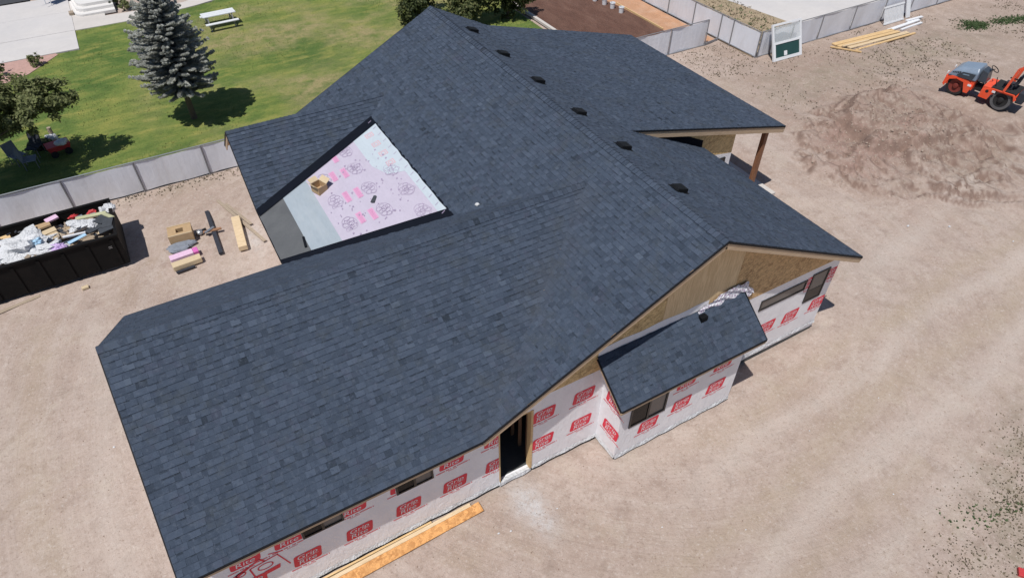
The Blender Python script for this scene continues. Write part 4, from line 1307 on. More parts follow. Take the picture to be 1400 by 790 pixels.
def logo(wall, origin, ux, mirror_n, clip=None, small=True, s_=1.0):
    """origin: centre on the wall; ux: unit vector along the print; mirror_n: outward normal"""
    origin, ux, nn = Vector(origin), Vector(ux), Vector(mirror_n)
    b = MB()
    pt = lambda u, v, h: origin + ux * u * s_ + Vector((0, 0, v * s_)) + nn * h
    W2, H2, r, sh = 0.32, 0.225, 0.07, 0.14
    outl = []
    for cx, cy, a0 in ((W2 - r, -H2 + r, -90), (W2 - r, H2 - r, 0), (-W2 + r, H2 - r, 90), (-W2 + r, -H2 + r, 180)):
        for k in range(4):
            a = math.radians(a0 + 30 * k)
            u, v = cx + r * math.cos(a), cy + r * math.sin(a)
            outl.append((u + sh * v, v))
    b.face([pt(u, v, 0.005) for u, v in outl], 0)
    for (vs, fs), dv, sx in ((GRIP, 0.105, 1.08), (RITE, -0.105, 1.08)):
        b._add([pt(x * sx + sh * dv - 0.02, y * 0.92 + dv, 0.008) for x, y, z in vs], fs, 1)
    b.face([pt(u, v, 0.0075) for u, v in ((-0.24, -0.005), (0.25, -0.005), (0.25, 0.004), (-0.24, 0.004))], 1)
    if small:
        u = -0.43
        rg = random.Random(5)
        while u < 0.45:
            wv = rg.choice((0.022, 0.026, 0.03, 0.035))
            if rg.random() < 0.87:
                b.face([pt(u, -0.318, 0.005), pt(u + wv * 0.78, -0.318, 0.005), pt(u + wv * 0.78, -0.28, 0.005), pt(u, -0.28, 0.005)], 0)
            u += wv
        u = -0.12
        while u < 0.12:
            b.face([pt(u, -0.372, 0.005), pt(u + 0.02, -0.372, 0.005), pt(u + 0.02, -0.35, 0.005), pt(u, -0.35, 0.005)], 0)
            u += 0.03
    o = b.build('printed_logo', ['red_print', 'white_print'], wall)
    if clip:
        bm = bmesh.new()
        bm.from_mesh(o.data)
        og = Vector(o['_org'])
        for co, no in clip:
            bmesh.ops.bisect_plane(bm, geom=bm.verts[:] + bm.edges[:] + bm.faces[:], plane_co=Vector(co) - og, plane_no=Vector(no), clear_outer=True, dist=1e-5)
        bm.to_mesh(o.data)
        bm.free()
    return o


ny, px_ = (0, -1, 0), (1, 0, 0)
lessx = lambda x: [((x, 0, 0), (1, 0, 0))]
morex = lambda x: [((x, 0, 0), (-1, 0, 0))]
for x in (-1.84, -0.60, 0.64, 1.88, 3.12):
    logo(near_wall, (x, YW, 1.18), px_, ny)
for x, cl in ((-1.74, None), (-0.80, lessx(WIN_G1[0] - 0.01)), (0.64, morex(WIN_G1[1] + 0.01)), (1.86, lessx(WIN_G2[0] - 0.01)), (3.10, None)):
    logo(near_wall, (x, YW, 2.22), px_, ny, cl)
logo(near_wall, (4.30, YW, 2.26), px_, ny, lessx(DOOR[0] - 0.015))
logo(near_wall, (4.30, YW, 1.14), px_, ny, lessx(DOOR[0] - 0.015))
for x in (5.66, 6.86):
    logo(near_wall, (x, YW, 1.14), px_, ny, morex(DOOR[1] + 0.025))
    logo(near_wall, (x, YW, 2.31), px_, ny, morex(DOOR[1] + 0.025))
for x, z in ((9.62, 1.14), (10.86, 1.14), (9.62, 2.10), (10.90, 2.10)):
    logo(bump_wall, (x, YB, z), px_, ny)
logo(bump_wall, (8.50, YB, 0.95), px_, ny)
logo(bump_wall, (BX0, 7.72, 2.2), (0, -1, 0), (-1, 0, 0))
logo(bump_wall, (BX0, 7.70, 1.05), (0, -1, 0), (-1, 0, 0))
for x, z in ((12.5, 1.34), (13.6, 1.34), (14.62, 1.30), (15.78, 1.32)):
    logo(near_wall, (x, YW, z), px_, ny, lessx(16.07))
logo(near_wall, (15.98, YW, 2.5), px_, ny, morex(WR2[1] + 0.01) + lessx(16.07))
logo(near_wall, (14.95, YW, 2.55), px_, ny, morex(WR1[1] + 0.01) + lessx(WR2[0] - 0.01))
# a larger outlined mark at the left end of the near wall
b = MB()


def bar(p, q, wd):
    p, q = Vector((p[0], 0, p[1])), Vector((q[0], 0, q[1]))
    d = (q - p).normalized()
    n_ = Vector((-d.z, 0, d.x)) * wd / 2
    b.face([Vector((0, YW - 0.006, 0)) + k for k in (p - n_, q - n_, q + n_, p + n_)])


for p, q, wd in (((-1.75, 1.78), (-1.12, 1.86), 0.035), ((-1.75, 1.78), (-1.72, 1.2), 0.035), ((-1.14, 1.86), (-0.98, 1.25), 0.03), ((-1.3, 2.02), (-1.0, 1.9), 0.03),
                 ((-2.2, 1.62), (-1.5, 2.0), 0.05), ((-2.1, 1.75), (-1.75, 1.9), 0.045), ((-1.5, 2.0), (-1.42, 1.82), 0.05)):
    bar(p, q, wd)
for cx, cz, rx, rz_ in ((-1.45, 1.62, 0.16, 0.11), (-1.95, 1.74, 0.10, 0.08)):
    for i in range(20):
        a, c = 2 * math.pi * i / 20, 2 * math.pi * (i + 1) / 20
        bar((cx + rx * math.cos(a), cz + rz_ * math.sin(a)), (cx + rx * math.cos(c), cz + rz_ * math.sin(c)), 0.03)
b.face([(-1.55, YW - .006, 1.28), (-1.2, YW - .006, 1.30), (-1.16, YW - .006, 1.46), (-1.52, YW - .006, 1.42)])
b.build('printed_outline', 'red_print', near_wall)

# a turned-up strip of wrap above the bump-out roof, crumpled at its right end
b = MB()
for i in range(14):
    x0_, x1_ = 7.15 + 0.25 * i, 7.15 + 0.25 * (i + 1)
    zt_ = lambda x: min(3.90 + 0.02 * math.sin(5 * x), under(x, 0.2))
    b.face([(x0_, YW - 0.014 - 0.01 * math.sin(4 * x0_) ** 2, 3.55), (x1_, YW - 0.014 - 0.01 * math.sin(4 * x1_) ** 2, 3.55), (x1_, YW - 0.012, zt_(x1_)), (x0_, YW - 0.012, zt_(x0_))])
b.build('wrap_strip', 'wrap', house)
b = MB()
nx_, nz_ = 34, 8
gv = {}
for i in range(nx_ + 1):
    for j in range(nz_ + 1):
        x = 10.3 + 2.0 * i / nx_
        t = j / nz_
        rg = random.Random(i * 31 + j * 7)
        lift = 0.42 * min(1, max(0.2, (x - 10.0) / 1.2)) * (1 if x < 12.0 else max(0.2, 1 - (x - 12.0) / 0.4))
        fold = abs(((x * 1.9 + t * 1.6) % 1.0) - 0.5)
        gv[i, j] = (x + rg.uniform(-0.02, 0.02), YW - 0.03 - 0.13 * fold * (1 - 0.4 * t) - rg.uniform(0, 0.025), (3.60 if x < 11.95 else 3.42) + lift * t + rg.uniform(-0.02, 0.02))
for i in range(nx_):
    for j in range(nz_):
        b.face([gv[i, j], gv[i + 1, j], gv[i + 1, j + 1], gv[i, j + 1]], 1 if (i * 3 + j * 5) % 11 < 3 else 0)
b.build('loose_wrap_flap', ['crinkle', 'crinkle_dark'], house)

# porch: gable wedge wall, side room wall, post, beam
zpo = lambda x: ZP0 - (ZP0 - ZPE) / (XPE - XP0) * (x - XP0)
YP = 14.58
b = MB()
xs_ = [12.6, 13.4, 14.2, 15.0, 15.8, 16.1]
for xa, xb in zip(xs_, xs_[1:]):
    b.face([(xa, YP, zmain(xa, 0) - 0.1), (xb, YP, zmain(xb, 0) - 0.1), (xb, YP, min(zmain(xb, 0) + 0.28, zpo(xb) - .06)), (xa, YP, min(zmain(xa, 0) + 0.28, zpo(xa) - .06))])
b.build('step_flashing', 'membrane', house)
b = MB()
b._add([(12.7, YP + 0.012, zmain(12.7, 0) - 0.1), (15.0, YP + 0.012, zmain(15.0, 0) - 0.1), (15.0, YP + 0.012, zpo(15.0) - 0.05), (12.7, YP + .012, zpo(12.7) - 0.05)], [(0, 1, 2, 3)])
b.build('wedge_wall', 'felt_dark', house)
b = MB()
b._add([(15.0, YP + 0.012, zmain(15.0, 0) - 0.1), (16.1, YP + 0.012, 2.72), (17.72, YP + 0.012, 2.72), (17.72, YP + .012, zpo(17.72) - 0.1), (15.0, YP + .012, zpo(15.0) - 0.05)], [(0, 1, 2, 3, 4)])
b._add([(17.72, YP + 0.012, 0.05), (17.72, YP + 4, 0.05), (17.72, YP + 4, zpo(17.72) - 0.1), (17.72, YP + 0.012, zpo(17.72) - 0.1)], [(0, 1, 2, 3)])
b.build('porch_sheathing', 'osb_light', house)
b = MB()
b._add([(16.1, YP + 0.008, 0.05), (17.72, YP + 0.008, 0.05), (17.72, YP + 0.008, 2.74), (16.6, YP + .008, 2.94), (16.1, YP + 0.008, 2.9)], [(0, 1, 2, 3, 4)])
b.build('house_wrap_wall', 'wrap', house)
window((16.75, 17.42, 1.0, 2.66), YP - 0.02, ['glass_grey'], th=0.05)
b = MB()
for px0 in (19.35,):
    b.box(px0 - 0.085, 14.52, 0.05, px0 + 0.085, 14.69, zpo(px0) - 0.25)
    b.box(px0 - 0.11, 14.49, 0.05, px0 + 0.11, 14.72, 0.25)
b.build('porch_post', 'cedar', house)
b = MB()
b.box(19.27, 23.4, 0.05, 19.44, 23.57, zpo(19.4) - 0.25)
b.build('porch_post', 'cedar', house)
b = MB()
b.box(19.26, 14.45, zpo(19.3) - 0.29, 19.44, 23.8, zpo(19.4) - 0.055)
b.build('porch_beam', 'fascia', house)

# ---------------------------------------------------------------- on the roof
o = thing('cardboard_box', 'open cardboard box with raised flaps on the lilac underlayment', 'box', (3.42, 18.25, zp(3.42, 0, 0.02)), 0.35, local=True)
b = MB()
for x0, y0, x1, y1 in ((-.17, -.2, -.155, .2), (.155, -.2, .17, .2), (-.154, -.2, .154, -.185), (-.154, .185, .154, .2)):
    b.box(x0, y0, -0.03, x1, y1, 0.24)
b.box(-.154, -.184, -0.03, .154, .184, 0.01)
b.build('carton', 'card', o)
for (c, sz, ax, an) in (((0.24, 0, 0.30), (0.2, 0.38, 0.012), 'Y', -0.55), ((-0.22, 0, 0.29), (0.16, 0.38, 0.012), 'Y', 0.8), ((0, 0.27, 0.29), (0.3, 0.17, 0.012), 'X', 0.5)):
    b = MB()
    b.obox(c, sz, Matrix.Rotation(an, 3, ax))
    b.build('flap', 'card_pale', o)
o = MB()
o.obox((4.62, 16.52, zp(4.62, 0, 0.03)), (0.34, 0.12, 0.02), Rz(0.9))
tag(o.build('shingle_scrap', 'scrap_shingle', org=(4.62, 16.52, zp(4.62, 0, 0.0))), 'small dark shingle offcut lying in the middle of the lilac underlayment', 'scrap')
o = MB()
o.obox((2.28, 16.35, zp(2.28, 0, 0.03)), (0.07, 0.5, 0.025), Rz(-0.15))
tag(o.build('metal_strip', 'black_metal', org=(2.28, 16.35, zp(2.28, 0, 0))), 'short black strip on the charcoal underlayment beside the near valley', 'scrap')
o = MB()
o.blob((6.77, 13.83, 4.80), (0.07, 0.05, 0.04), 3, 0.3, 8)
tag(o.build('paper_wad', 'plastic_white', org=(6.77, 13.83, 4.77)), 'small white paper wad on the dark main roof slope beside the garage ridge', 'paper')

# ---------------------------------------------------------------- boards by the near wall
b = MB()
b.beam((-1.9, 7.80, 0.06), (3.65, 7.95, 0.06), 0.285, 0.03)
tag(b.build('osb_strip', 'osb_orange', org=(0.9, 7.87, 0.04)), 'long orange board lying on the dirt in front of the garage wall', 'board')
b = MB()
b.beam((-2.2, 8.0, 0.07), (3.42, 8.115, 0.07), 0.10, 0.05)
tag(b.build('lumber_board', 'pine_pale', org=(0.6, 8.06, 0.03)), 'pale pine board between the orange board and the garage wall', 'board')
b = MB()
b.beam((-2.6, 8.125, 0.05), (2.35, 8.19, 0.05), 0.05, 0.05)
tag(b.build('lumber_board', 'pine', org=(0, 8.15, 0.03)), 'thin yellow stick tight against the foot of the garage wall', 'board')

# ---------------------------------------------------------------- the dumpster and its load
DX0, DX1, DY0, DY1, DH = -9.6, -2.92, 22.62, 25.02, 1.38
o = thing('dumpster', 'long black roll-off dumpster heaped with building waste', 'dumpster', (-6.2, 23.8, 0))
b = MB()
b.box(DX0, DY0, 0.16, DX1, DY1, 0.24)
b.box(DX0, DY0, 0.241, DX1, DY0 + 0.06, DH)
b.box(DX0, DY1 - 0.06, 0.241, DX1, DY1, DH)
b.box(DX0, DY0 + .061, 0.241, DX0 + 0.06, DY1 - .061, DH)
b.build('hopper', 'dumpster', o)
b = MB()
b.box(DX1 - 0.06, DY0 + 0.061, 0.241, DX1, DY1 - 0.061, DH - 0.02)
b.build('rear_gate', 'dumpster', o)
for i in range(9):
    x = DX0 + 0.35 + i * 0.76
    b = MB()
    b.box(x - 0.05, DY0 - 0.035, 0.2, x + 0.05, DY0 - 0.001, DH - 0.1)
    b.build('side_rib', 'dumpster', o)
for y0, y1 in ((DY0 - 0.05, DY0 + 0.07), (DY1 - 0.07, DY1 + 0.05)):
    b = MB()
    b.box(DX0 - 0.02, y0, DH + .001, DX1 + 0.02, y1, DH + 0.07)
    b.build('top_rail', 'dumpster', o)
b = MB()
b.box(DX1 - 0.08, DY0 + 0.075, DH - 0.02, DX1 + 0.03, DY1 - 0.075, DH + 0.05)
b.build('top_rail', 'dumpster', o)
for y in (DY0 + 0.3, DY1 - 0.3):
    b = MB()
    b.box(DX0 + 0.1, y - 0.06, 0.0, DX1 - 0.2, y + 0.06, 0.159)
    b.build('skid_rail', 'dumpster', o)
for k in range(2):
    b = MB()
    b.box(DX1 - 0.42, DY0 - 0.008, 0.95 + 0.06 * k, DX1 - 0.25, DY0 - 0.001, 0.965 + 0.06 * k)
    b.build('rung', 'galv', o)
# waste: each thing that could be lifted out
LOAD = 'waste heaped in the dumpster'


def crumple(c, r, seed, mat, label, name, cat='plastic sheet', rough=0.5, n=26):
    b = MB()
    b.blob(c, r, seed, rough, n)
    return tag(b.build(name, mat, org=(c[0], c[1], c[2] - r[2])), label, cat, LOAD)


b = MB()
b.box(DX0 + 0.08, DY0 + 0.09, 0.25, DX1 - 0.12, DY1 - 0.09, 0.98)
for k in range(60):
    b.obox((rng.uniform(DX0 + .5, DX1 - .5), rng.uniform(DY0 + .4, DY1 - .4), rng.uniform(0.9, 1.08)), (rng.uniform(.15, .5), rng.uniform(.08, .3), rng.uniform(.03, .1)), Rz(rng.uniform(0, 3)) @ Matrix.Rotation(rng.uniform(-.5, .5), 3, 'X'))
tag(b.build('rubble_fill', 'weathered'), kind='stuff')
crumple((-5.75, 23.68, 1.28), (0.85, 0.62, 0.34), 4, 'plastic_white', 'large crumpled heap of white plastic sheeting at the left of the dumpster load', 'plastic_sheeting')
crumple((-5.05, 23.08, 1.33), (0.55, 0.26, 0.16), 14, 'plastic_white', 'white plastic tail trailing from the big heap along the near rail', 'plastic_sheeting')
crumple((-6.7, 23.45, 1.2), (0.6, 0.45, 0.3), 24, 'plastic_white', 'white plastic bundle cut off by the left edge of the picture', 'plastic_sheeting')
crumple((-4.7, 22.86, 1.36), (0.26, 0.16, 0.12), 5, 'purple_film', 'lilac plastic film hanging on the near rail of the dumpster', 'plastic film')
crumple((-4.12, 23.95, 1.34), (0.36, 0.3, 0.16), 6, 'plastic_white', 'crumpled white paper between the cardboard and the torn shingles', 'paper')
crumple((-3.62, 23.72, 1.38), (0.17, 0.18, 0.1), 16, 'plastic_white', 'small white rag lying against the torn shingles', 'rag')
crumple((-3.13, 24.43, 1.34), (0.22, 0.24, 0.14), 7, 'plastic_white', 'white cloth in the far right corner of the dumpster', 'rag')
crumple((-4.18, 24.68, 1.30), (0.16, 0.1, 0.1), 8, 'red_scrap', 'red plastic scrap near the far rail of the dumpster, left one', 'plastic scrap', n=12)
crumple((-3.6, 24.66, 1.28), (0.14, 0.08, 0.08), 9, 'red_scrap', 'dull red scrap near the far rail, behind the torn shingles', 'plastic scrap', n=12)
crumple((-5.3, 23.4, 1.52), (0.16, 0.14, 0.1), 10, 'foam_blue', 'pale blue bag sunk in the white plastic heap', 'bag', n=14)
for (c, sz, a, tl, mt, lb, nm, ct) in (
        ((-5.28, 24.55, 1.30), (0.62, 0.34, 0.10), 0.12, 0.05, 'card', 'flattened brown carton, lowest of the stack by the far rail', 'cardboard_sheet', 'cardboard'),
        ((-5.18, 24.42, 1.40), (0.58, 0.26, 0.08), 0.2, -0.1, 'card', 'brown carton on top of the cardboard stack by the far rail', 'cardboard_sheet', 'cardboard'),
        ((-5.08, 24.08, 1.32), (0.66, 0.24, 0.10), 0.3, 0.1, 'card_pale', 'pale cut lumber block in front of the brown cartons', 'lumber_offcut', 'lumber'),
        ((-5.02, 23.80, 1.26), (0.7, 0.3, 0.06), 0.5, 0.15, 'card_pale', 'pale cardboard sheet half buried beside the white heap', 'cardboard_sheet', 'cardboard'),
        ((-4.5, 23.72, 1.24), (0.5, 0.3, 0.04), -0.3, 0.1, 'weathered', 'weathered plywood scrap behind the white frame', 'plywood_scrap', 'scrap'),
        ((-6.35, 24.6, 1.25), (0.3, 0.25, 0.06), 0.2, 0.05, 'pine', 'orange wood offcut at the far left of the dumpster', 'lumber_offcut', 'lumber'),
        ((-4.85, 24.80, 1.38), (0.42, 0.2, 0.08), 0.4, 0.2, 'pink_wrapper', 'lilac foam slab leaning on the far rail', 'foam_slab', 'foam'),
        ((-3.6, 24.28, 1.40), (1.0, 0.16, 0.05), -0.12, 0.12, 'pale_green', 'pale green board lying along the back of the load', 'board_offcut', 'board'),
        ((-3.05, 23.95, 1.42), (0.5, 0.14, 0.05), -1.0, -0.1, 'pale_green', 'pale green board against the rear gate', 'board_offcut', 'board'),
        ((-4.2, 23.33, 1.42), (0.72, 0.07, 0.06), -0.12, 0.0, 'vinyl', 'white trim stick across the middle of the load', 'trim_stick', 'trim'),
        ((-4.12, 22.98, 1.46), (0.62, 0.13, 0.03), 0.42, 0.2, 'foam_blue', 'light blue board leaning out over the near rail', 'foam_board', 'board'),
        ((-4.42, 23.1, 1.33), (0.5, 0.3, 0.05), 0.2, -0.1, 'hood_dark', 'dark green panel under the white trim stick', 'panel_scrap', 'scrap')):
    b = MB()
    b.obox(c, sz, Rz(a) @ Matrix.Rotation(tl, 3, 'X'))
    tag(b.build(nm, mt, org=c, bevel=0.008), lb, ct, LOAD)
k = 0
for (x, y, a) in ((-3.55, 23.95, 0.3), (-3.35, 23.55, -0.2), (-3.62, 23.42, 0.6), (-3.22, 23.2, 0.1), (-3.3, 23.85, 0.9), (-3.12, 23.5, 1.3)):
    b = MB()
    b.obox((x, y, 1.34 + 0.02 * k), (0.48, 0.34, 0.02), Rz(a) @ Matrix.Rotation(0.15 * math.sin(k * 2), 3, 'X') @ Matrix.Rotation(0.12 * math.cos(k * 3), 3, 'Y'))
    tag(b.build('torn_shingle', 'scrap_shingle', org=(x, y, 1.3)), ('torn shingle at the back left of the pile beside the white rag', 'torn shingle in the middle of the pile, under the top ones', 'torn shingle at the near left of the pile by the light blue board', 'torn shingle nearest the near rail at the right end of the dumpster', 'torn shingle lying on the back of the pile under the pale green board', 'topmost torn shingle of the pile, closest to the rear gate')[k], 'shingle', 'torn shingles in the dumpster')
    k += 1
for k in range(90):
    x, y = rng.uniform(-6.6, -3.1), rng.uniform(22.9, 24.7)
    b = MB()
    mt = rng.choice(['plastic_white', 'card', 'weathered', 'dark_cloth', 'card_pale', 'galv', 'dark_cloth', 'scrap_shingle', 'weathered'])
    b.obox((x, y, 1.24 + rng.uniform(0, 0.1)), (rng.uniform(.06, .30), rng.uniform(.03, .12), rng.uniform(.01, .04)), Rz(rng.uniform(0, 3)) @ Matrix.Rotation(rng.uniform(-.6, .6), 3, 'X'))
    tag(b.build('waste_scrap', mt, org=(x, y, 1.2)), 'small bit of building waste lying loose on the dumpster load', 'scrap', 'loose bits of waste in the dumpster')
b = MB()
b.obox((-4.5, 22.1, 0.05), (0.22, 0.15, 0.08), Rz(0.1))
tag(b.build('wood_block', 'card_pale', org=(-4.5, 22.1, 0), bevel=0.01), 'pale block lying on the dirt in front of the dumpster', 'block')
b = MB()
b.beam((-7.4, 22.15, 0.02), (-5.9, 22.45, 0.03), 0.14, 0.02)
tag(b.build('wood_plank', 'weathered', org=(-6.6, 22.3, 0)), 'dusty plank on the dirt along the foot of the dumpster', 'plank')

# ---------------------------------------------------------------- materials laid out in front of the porch
o = thing('chimney_block', 'tan square block with a square hole on the dirt near the dumpster', 'block', (-1.05, 23.3, 0), -0.08, local=True)
b = MB()
for x0, y0, x1, y1 in ((-.42, -.32, -.13, .32), (.13, -.32, .42, .32), (-.13, -.32, .13, -.13), (-.13, .13, .13, .32)):
    b.box(x0, y0, 0, x1, y1, 0.42)
b.build('shell', 'card', o)
b = MB()
for y in (-0.32, 0.30):
    b.box(-0.43, y, 0.421, 0.43, y + 0.03, 0.45)
b.build('edge_strip', 'card_pale', o)
o = thing('pipe_fitting', 'small galvanised metal cap beside the tan hollow block', 'pipe cap', (-0.42, 23.33, 0), 0.2, local=True)
b = MB()
b.lathe((0, 0, 0.0), (0, 0, 1), [(0, 0.0), (0, 0.13), (0.06, 0.14), (0.13, 0.10), (0.15, 0.0)], 16)
b.build('dome', 'galv', o, smooth=True)
b = MB()
b.tube((0.1, 0, 0.07), (0.26, 0, 0.07), 0.06, n=12)
b.build('spigot', 'black_metal', o)
b = MB()
b.blob((-1.2, 22.78, 0.09), (0.5, 0.24, 0.12), 33, 0.35, 20)
tag(b.build('dark_tarp', 'slate', org=(-1.2, 22.78, 0)), 'crumpled slate grey tarp behind the pink bundle', 'tarp')
o = thing('shingle_bundle', 'pink wrapped bundle with a magenta end, farther of the two bundles', 'bundle', (-1.17, 22.13, 0), 0.07, local=True)
b = MB()
b.box(-0.5, -0.15, 0.0, 0.32, 0.15, 0.2)
b.build('wrapper', 'pink_wrapper', o, bevel=0.02)
b = MB()
b.box(0.322, -0.148, 0.003, 0.5, 0.148, 0.198)
b.build('printed_end', 'mag_print', o, bevel=0.02)
b = MB()
b.obox((-1.16, 21.66, 0.11), (1.0, 0.32, 0.2), Rz(0.07))
tag(b.build('shingle_bundle', 'card_pale', org=(-1.16, 21.66, 0), bevel=0.02), 'cream bundle lying in front of the pink wrapped bundle', 'bundle')
b = MB()
b.beam((-1.6, 21.36, 0.03), (-0.95, 21.42, 0.03), 0.09, 0.05)
tag(b.build('dark_stick', 'dark_cloth', org=(-1.3, 21.4, 0)), 'thin dark stick at the near foot of the cream bundle', 'stick')
b = MB()
b.beam((0.09, 24.55, 0.05), (0.02, 21.65, 0.05), 0.15, 0.09)
tag(b.build('dark_beam', 'dark_cloth', org=(0.05, 23.1, 0)), 'dark brown beam lying lengthwise under the crossing brown boards', 'beam')
b = MB()
b.beam((-0.30, 23.16, 0.12), (0.36, 23.08, 0.12), 0.12, 0.04)
tag(b.build('brown_board', 'brown_wood', org=(0, 23.1, 0.1)), 'short reddish brown board across the dark beam', 'board')
b = MB()
b.beam((-0.24, 23.02, 0.17), (0.12, 23.24, 0.17), 0.10, 0.03)
tag(b.build('grey_board', 'galv', org=(-0.05, 23.12, 0.15)), 'small grey metal plate on top of the brown board', 'plate')
b = MB()
b.beam((0.98, 23.45, 0.12), (0.80, 21.45, 0.12), 0.31, 0.2)
tag(b.build('cream_beam', 'pine_pale', org=(0.9, 22.4, 0), bevel=0.01), 'thick cream beam standing alone near the roof corner', 'beam')
for k, (p, q, wd) in enumerate((((0.62, 25.15), (1.62, 21.6), 0.12), ((0.86, 24.75), (1.42, 22.9), 0.12))):
    b = MB()
    b.beam((*p, 0.03), (*q, 0.03), wd, 0.035)
    tag(b.build('weathered_plank', 'weathered', org=((p[0] + q[0]) / 2, (p[1] + q[1]) / 2, 0)), ('long weathered grey plank running to the charcoal eave', 'shorter weathered plank lying beside the long grey plank')[k], 'plank')


# ---------------------------------------------------------------- fences
def fence_run(name, label, p0, p1, posts, h, group=None, sag=0.02, dark_foot=False):
    p0, p1 = Vector((*p0, 0)), Vector((*p1, 0))
    L = (p1 - p0).length
    d = (p1 - p0) / L
    n_ = Vector((d.y, -d.x, 0))
    if n_.dot(EYE - p0) < 0:
        n_ = -n_
    o = thing(name, label, 'fence', p0.lerp(p1, 0.5), 0, group)
    st = [0.0] + [t for t in posts if 0 < t < L] + [L]
    for k, (a, c) in enumerate(zip(st, st[1:])):
        b = MB()
        nu, nv = max(3, int((c - a) / 0.25)), 6
        rg = random.Random(k * 5 + int(L))
        ph, am = rg.uniform(0, 6), rg.uniform(0.6, 1.2) * sag
        f = lambda u, v: p0 + d * (a + 0.02 + (c - a - 0.04) * u) + n_ * (0.01 + am * math.sin(math.pi * u) * math.sin(3 * u * 2 + ph + 2 * v) + 0.02 * (1 - v) * math.sin(9 * u + ph)) + Vector((0, 0, 0.02 + (h - 0.05) * v - 0.03 * math.sin(math.pi * u) * (v > 0.9)))
        for i in range(nu):
            for j in range(nv):
                q = [f(i / nu, j / nv), f((i + 1) / nu, j / nv), f((i + 1) / nu, (j + 1) / nv), f(i / nu, (j + 1) / nv)]
                b.face(q)
        b.build('fence_panel', 'fence', o)
    for t in st:
        b = MB()
        c = p0 + d * t + n_ * 0.045
        b.tube(c + Vector((0, 0, -0.1)), c + Vector((0, 0, h + 0.02)), 0.033, n=10)
        b.build('post', 'fence_post', o, smooth=False)
    b = MB()
    b.tube(p0 + Vector((0, 0, h)) + n_ * 0.01, p1 + Vector((0, 0, h)) + n_ * 0.01, 0.026, n=8)
    b.build('top_rail', 'galv' if not dark_foot else 'fence_post', o)
    if dark_foot:
        b = MB()
        b.tube(p0 + Vector((0, 0, 0.03)) + n_ * 0.03, p1 + Vector((0, 0, 0.03)) + n_ * 0.03, 0.028, n=6)
        b.build('bottom_rail', 'fence_post', o)
    return o


fence_run('panel_fence', 'pale grey panel fence between the lawn and the dirt behind the dumpster', (-20, 27.42), (21.5, 27.3), [20 - 4.45 - 2.61 * k for k in range(6, 0, -1)] + [20 - 4.45 + 2.61 * k for k in range(0, 14)], 1.37)
fence_run('panel_fence', 'grey panel fence running back along the orange strip beside the dug garden', (29.45, 24.3), (29.0, 52), [2.0, 2.95, 5.15, 7.4, 9.7, 12, 14.5, 17, 19.5, 22, 25], 1.40, dark_foot=True)
fence_run('panel_fence', 'grey panel fence behind the leaning window and the lumber', (29.5, 24.3), (53.5, 24.45), [0.9, 2.4, 4.75, 7.55, 10.3, 13.0, 15.7, 18.4, 21.2], 1.42, dark_foot=True)
fence_run('panel_fence', 'short pale panel fence closing the near end of the dug garden', (21.6, 26.95), (28.05, 26.95), [1.4, 3.8], 1.45, dark_foot=True, sag=0.05)
b = MB()
b.beam((28.1, 26.9, 0.08), (29.15, 27.05, 0.08), 0.04, 0.14)
tag(b.build('edging_board', 'fence_post', org=(28.6, 27, 0)), 'low dark edging board in the gap beside the short fence', 'board')
b = MB()
b.beam((27.38, 29.8, 0.06), (27.42, 34.5, 0.06), 0.06, 0.1)
tag(b.build('edging_board', 'pine', org=(27.4, 32, 0)), 'thin yellow edging board between the dug garden and the orange strip', 'board')
b = MB()
b.beam((21.62, 38.0, 0.07), (21.62, 28.0, 0.07), 0.2, 0.14)
tag(b.build('garden_kerb', 'walk', org=(21.62, 33, 0)), 'pale concrete kerb along the lawn side of the dug garden', 'kerb')
proto = None
for k, (x, y) in enumerate(((26.79, 33.16), (26.74, 34.02), (26.66, 34.77), (26.5, 35.6))):
    lb = ('white bucket at the garden edge nearest the roof', 'white bucket at the garden edge, second from the roof', 'white bucket at the garden edge, third from the roof', 'white bucket at the garden edge, farthest and cut by the picture top')[k]
    if proto is None:
        proto = thing('bucket', lb, 'bucket', (x, y, 0.02), 0, 'white buckets along the garden edge', local=True)
        b = MB()
        b.lathe((0, 0, 0), (0, 0, 1), [(0, 0.0), (0, 0.14), (0.36, 0.165), (0.36, 0.15), (0.05, 0.125), (0.05, 0.0)], 16)
        b.build('pail', 'vinyl', proto, smooth=False)
        b = MB()
        b.lathe((0, 0, 0.31), (0, 0, 1), [(0, 0.166), (0.0, 0.178), (0.03, 0.178), (0.03, 0.166)], 16)
        b.build('rim', 'vinyl', proto)
    else:
        copy_thing(proto, (x, y, 0.02), 0.4 * k, lb)

# ---------------------------------------------------------------- window leaning on the fence, railing, lumber
o = thing('window_unit', 'white framed window leaning on the fence corner with green reflections coloured into its lower pane', 'window', (30.9, 23.35, 0), -0.03, local=True)
tilt = Matrix.Rotation(-math.atan2(0.72, 1.75), 3, 'X')
WT, HT = 2.1, 1.92
fr = lambda x, z, y=0.0: tilt @ Vector((x, y, z))


def tilted(b, x0, x1, z0, z1, y0, y1):
    b.hexa([fr(x0, z0, y0), fr(x1, z0, y0), fr(x1, z0, y1), fr(x0, z0, y1)], [fr(x0, z1, y0), fr(x1, z1, y0), fr(x1, z1, y1), fr(x0, z1, y1)])


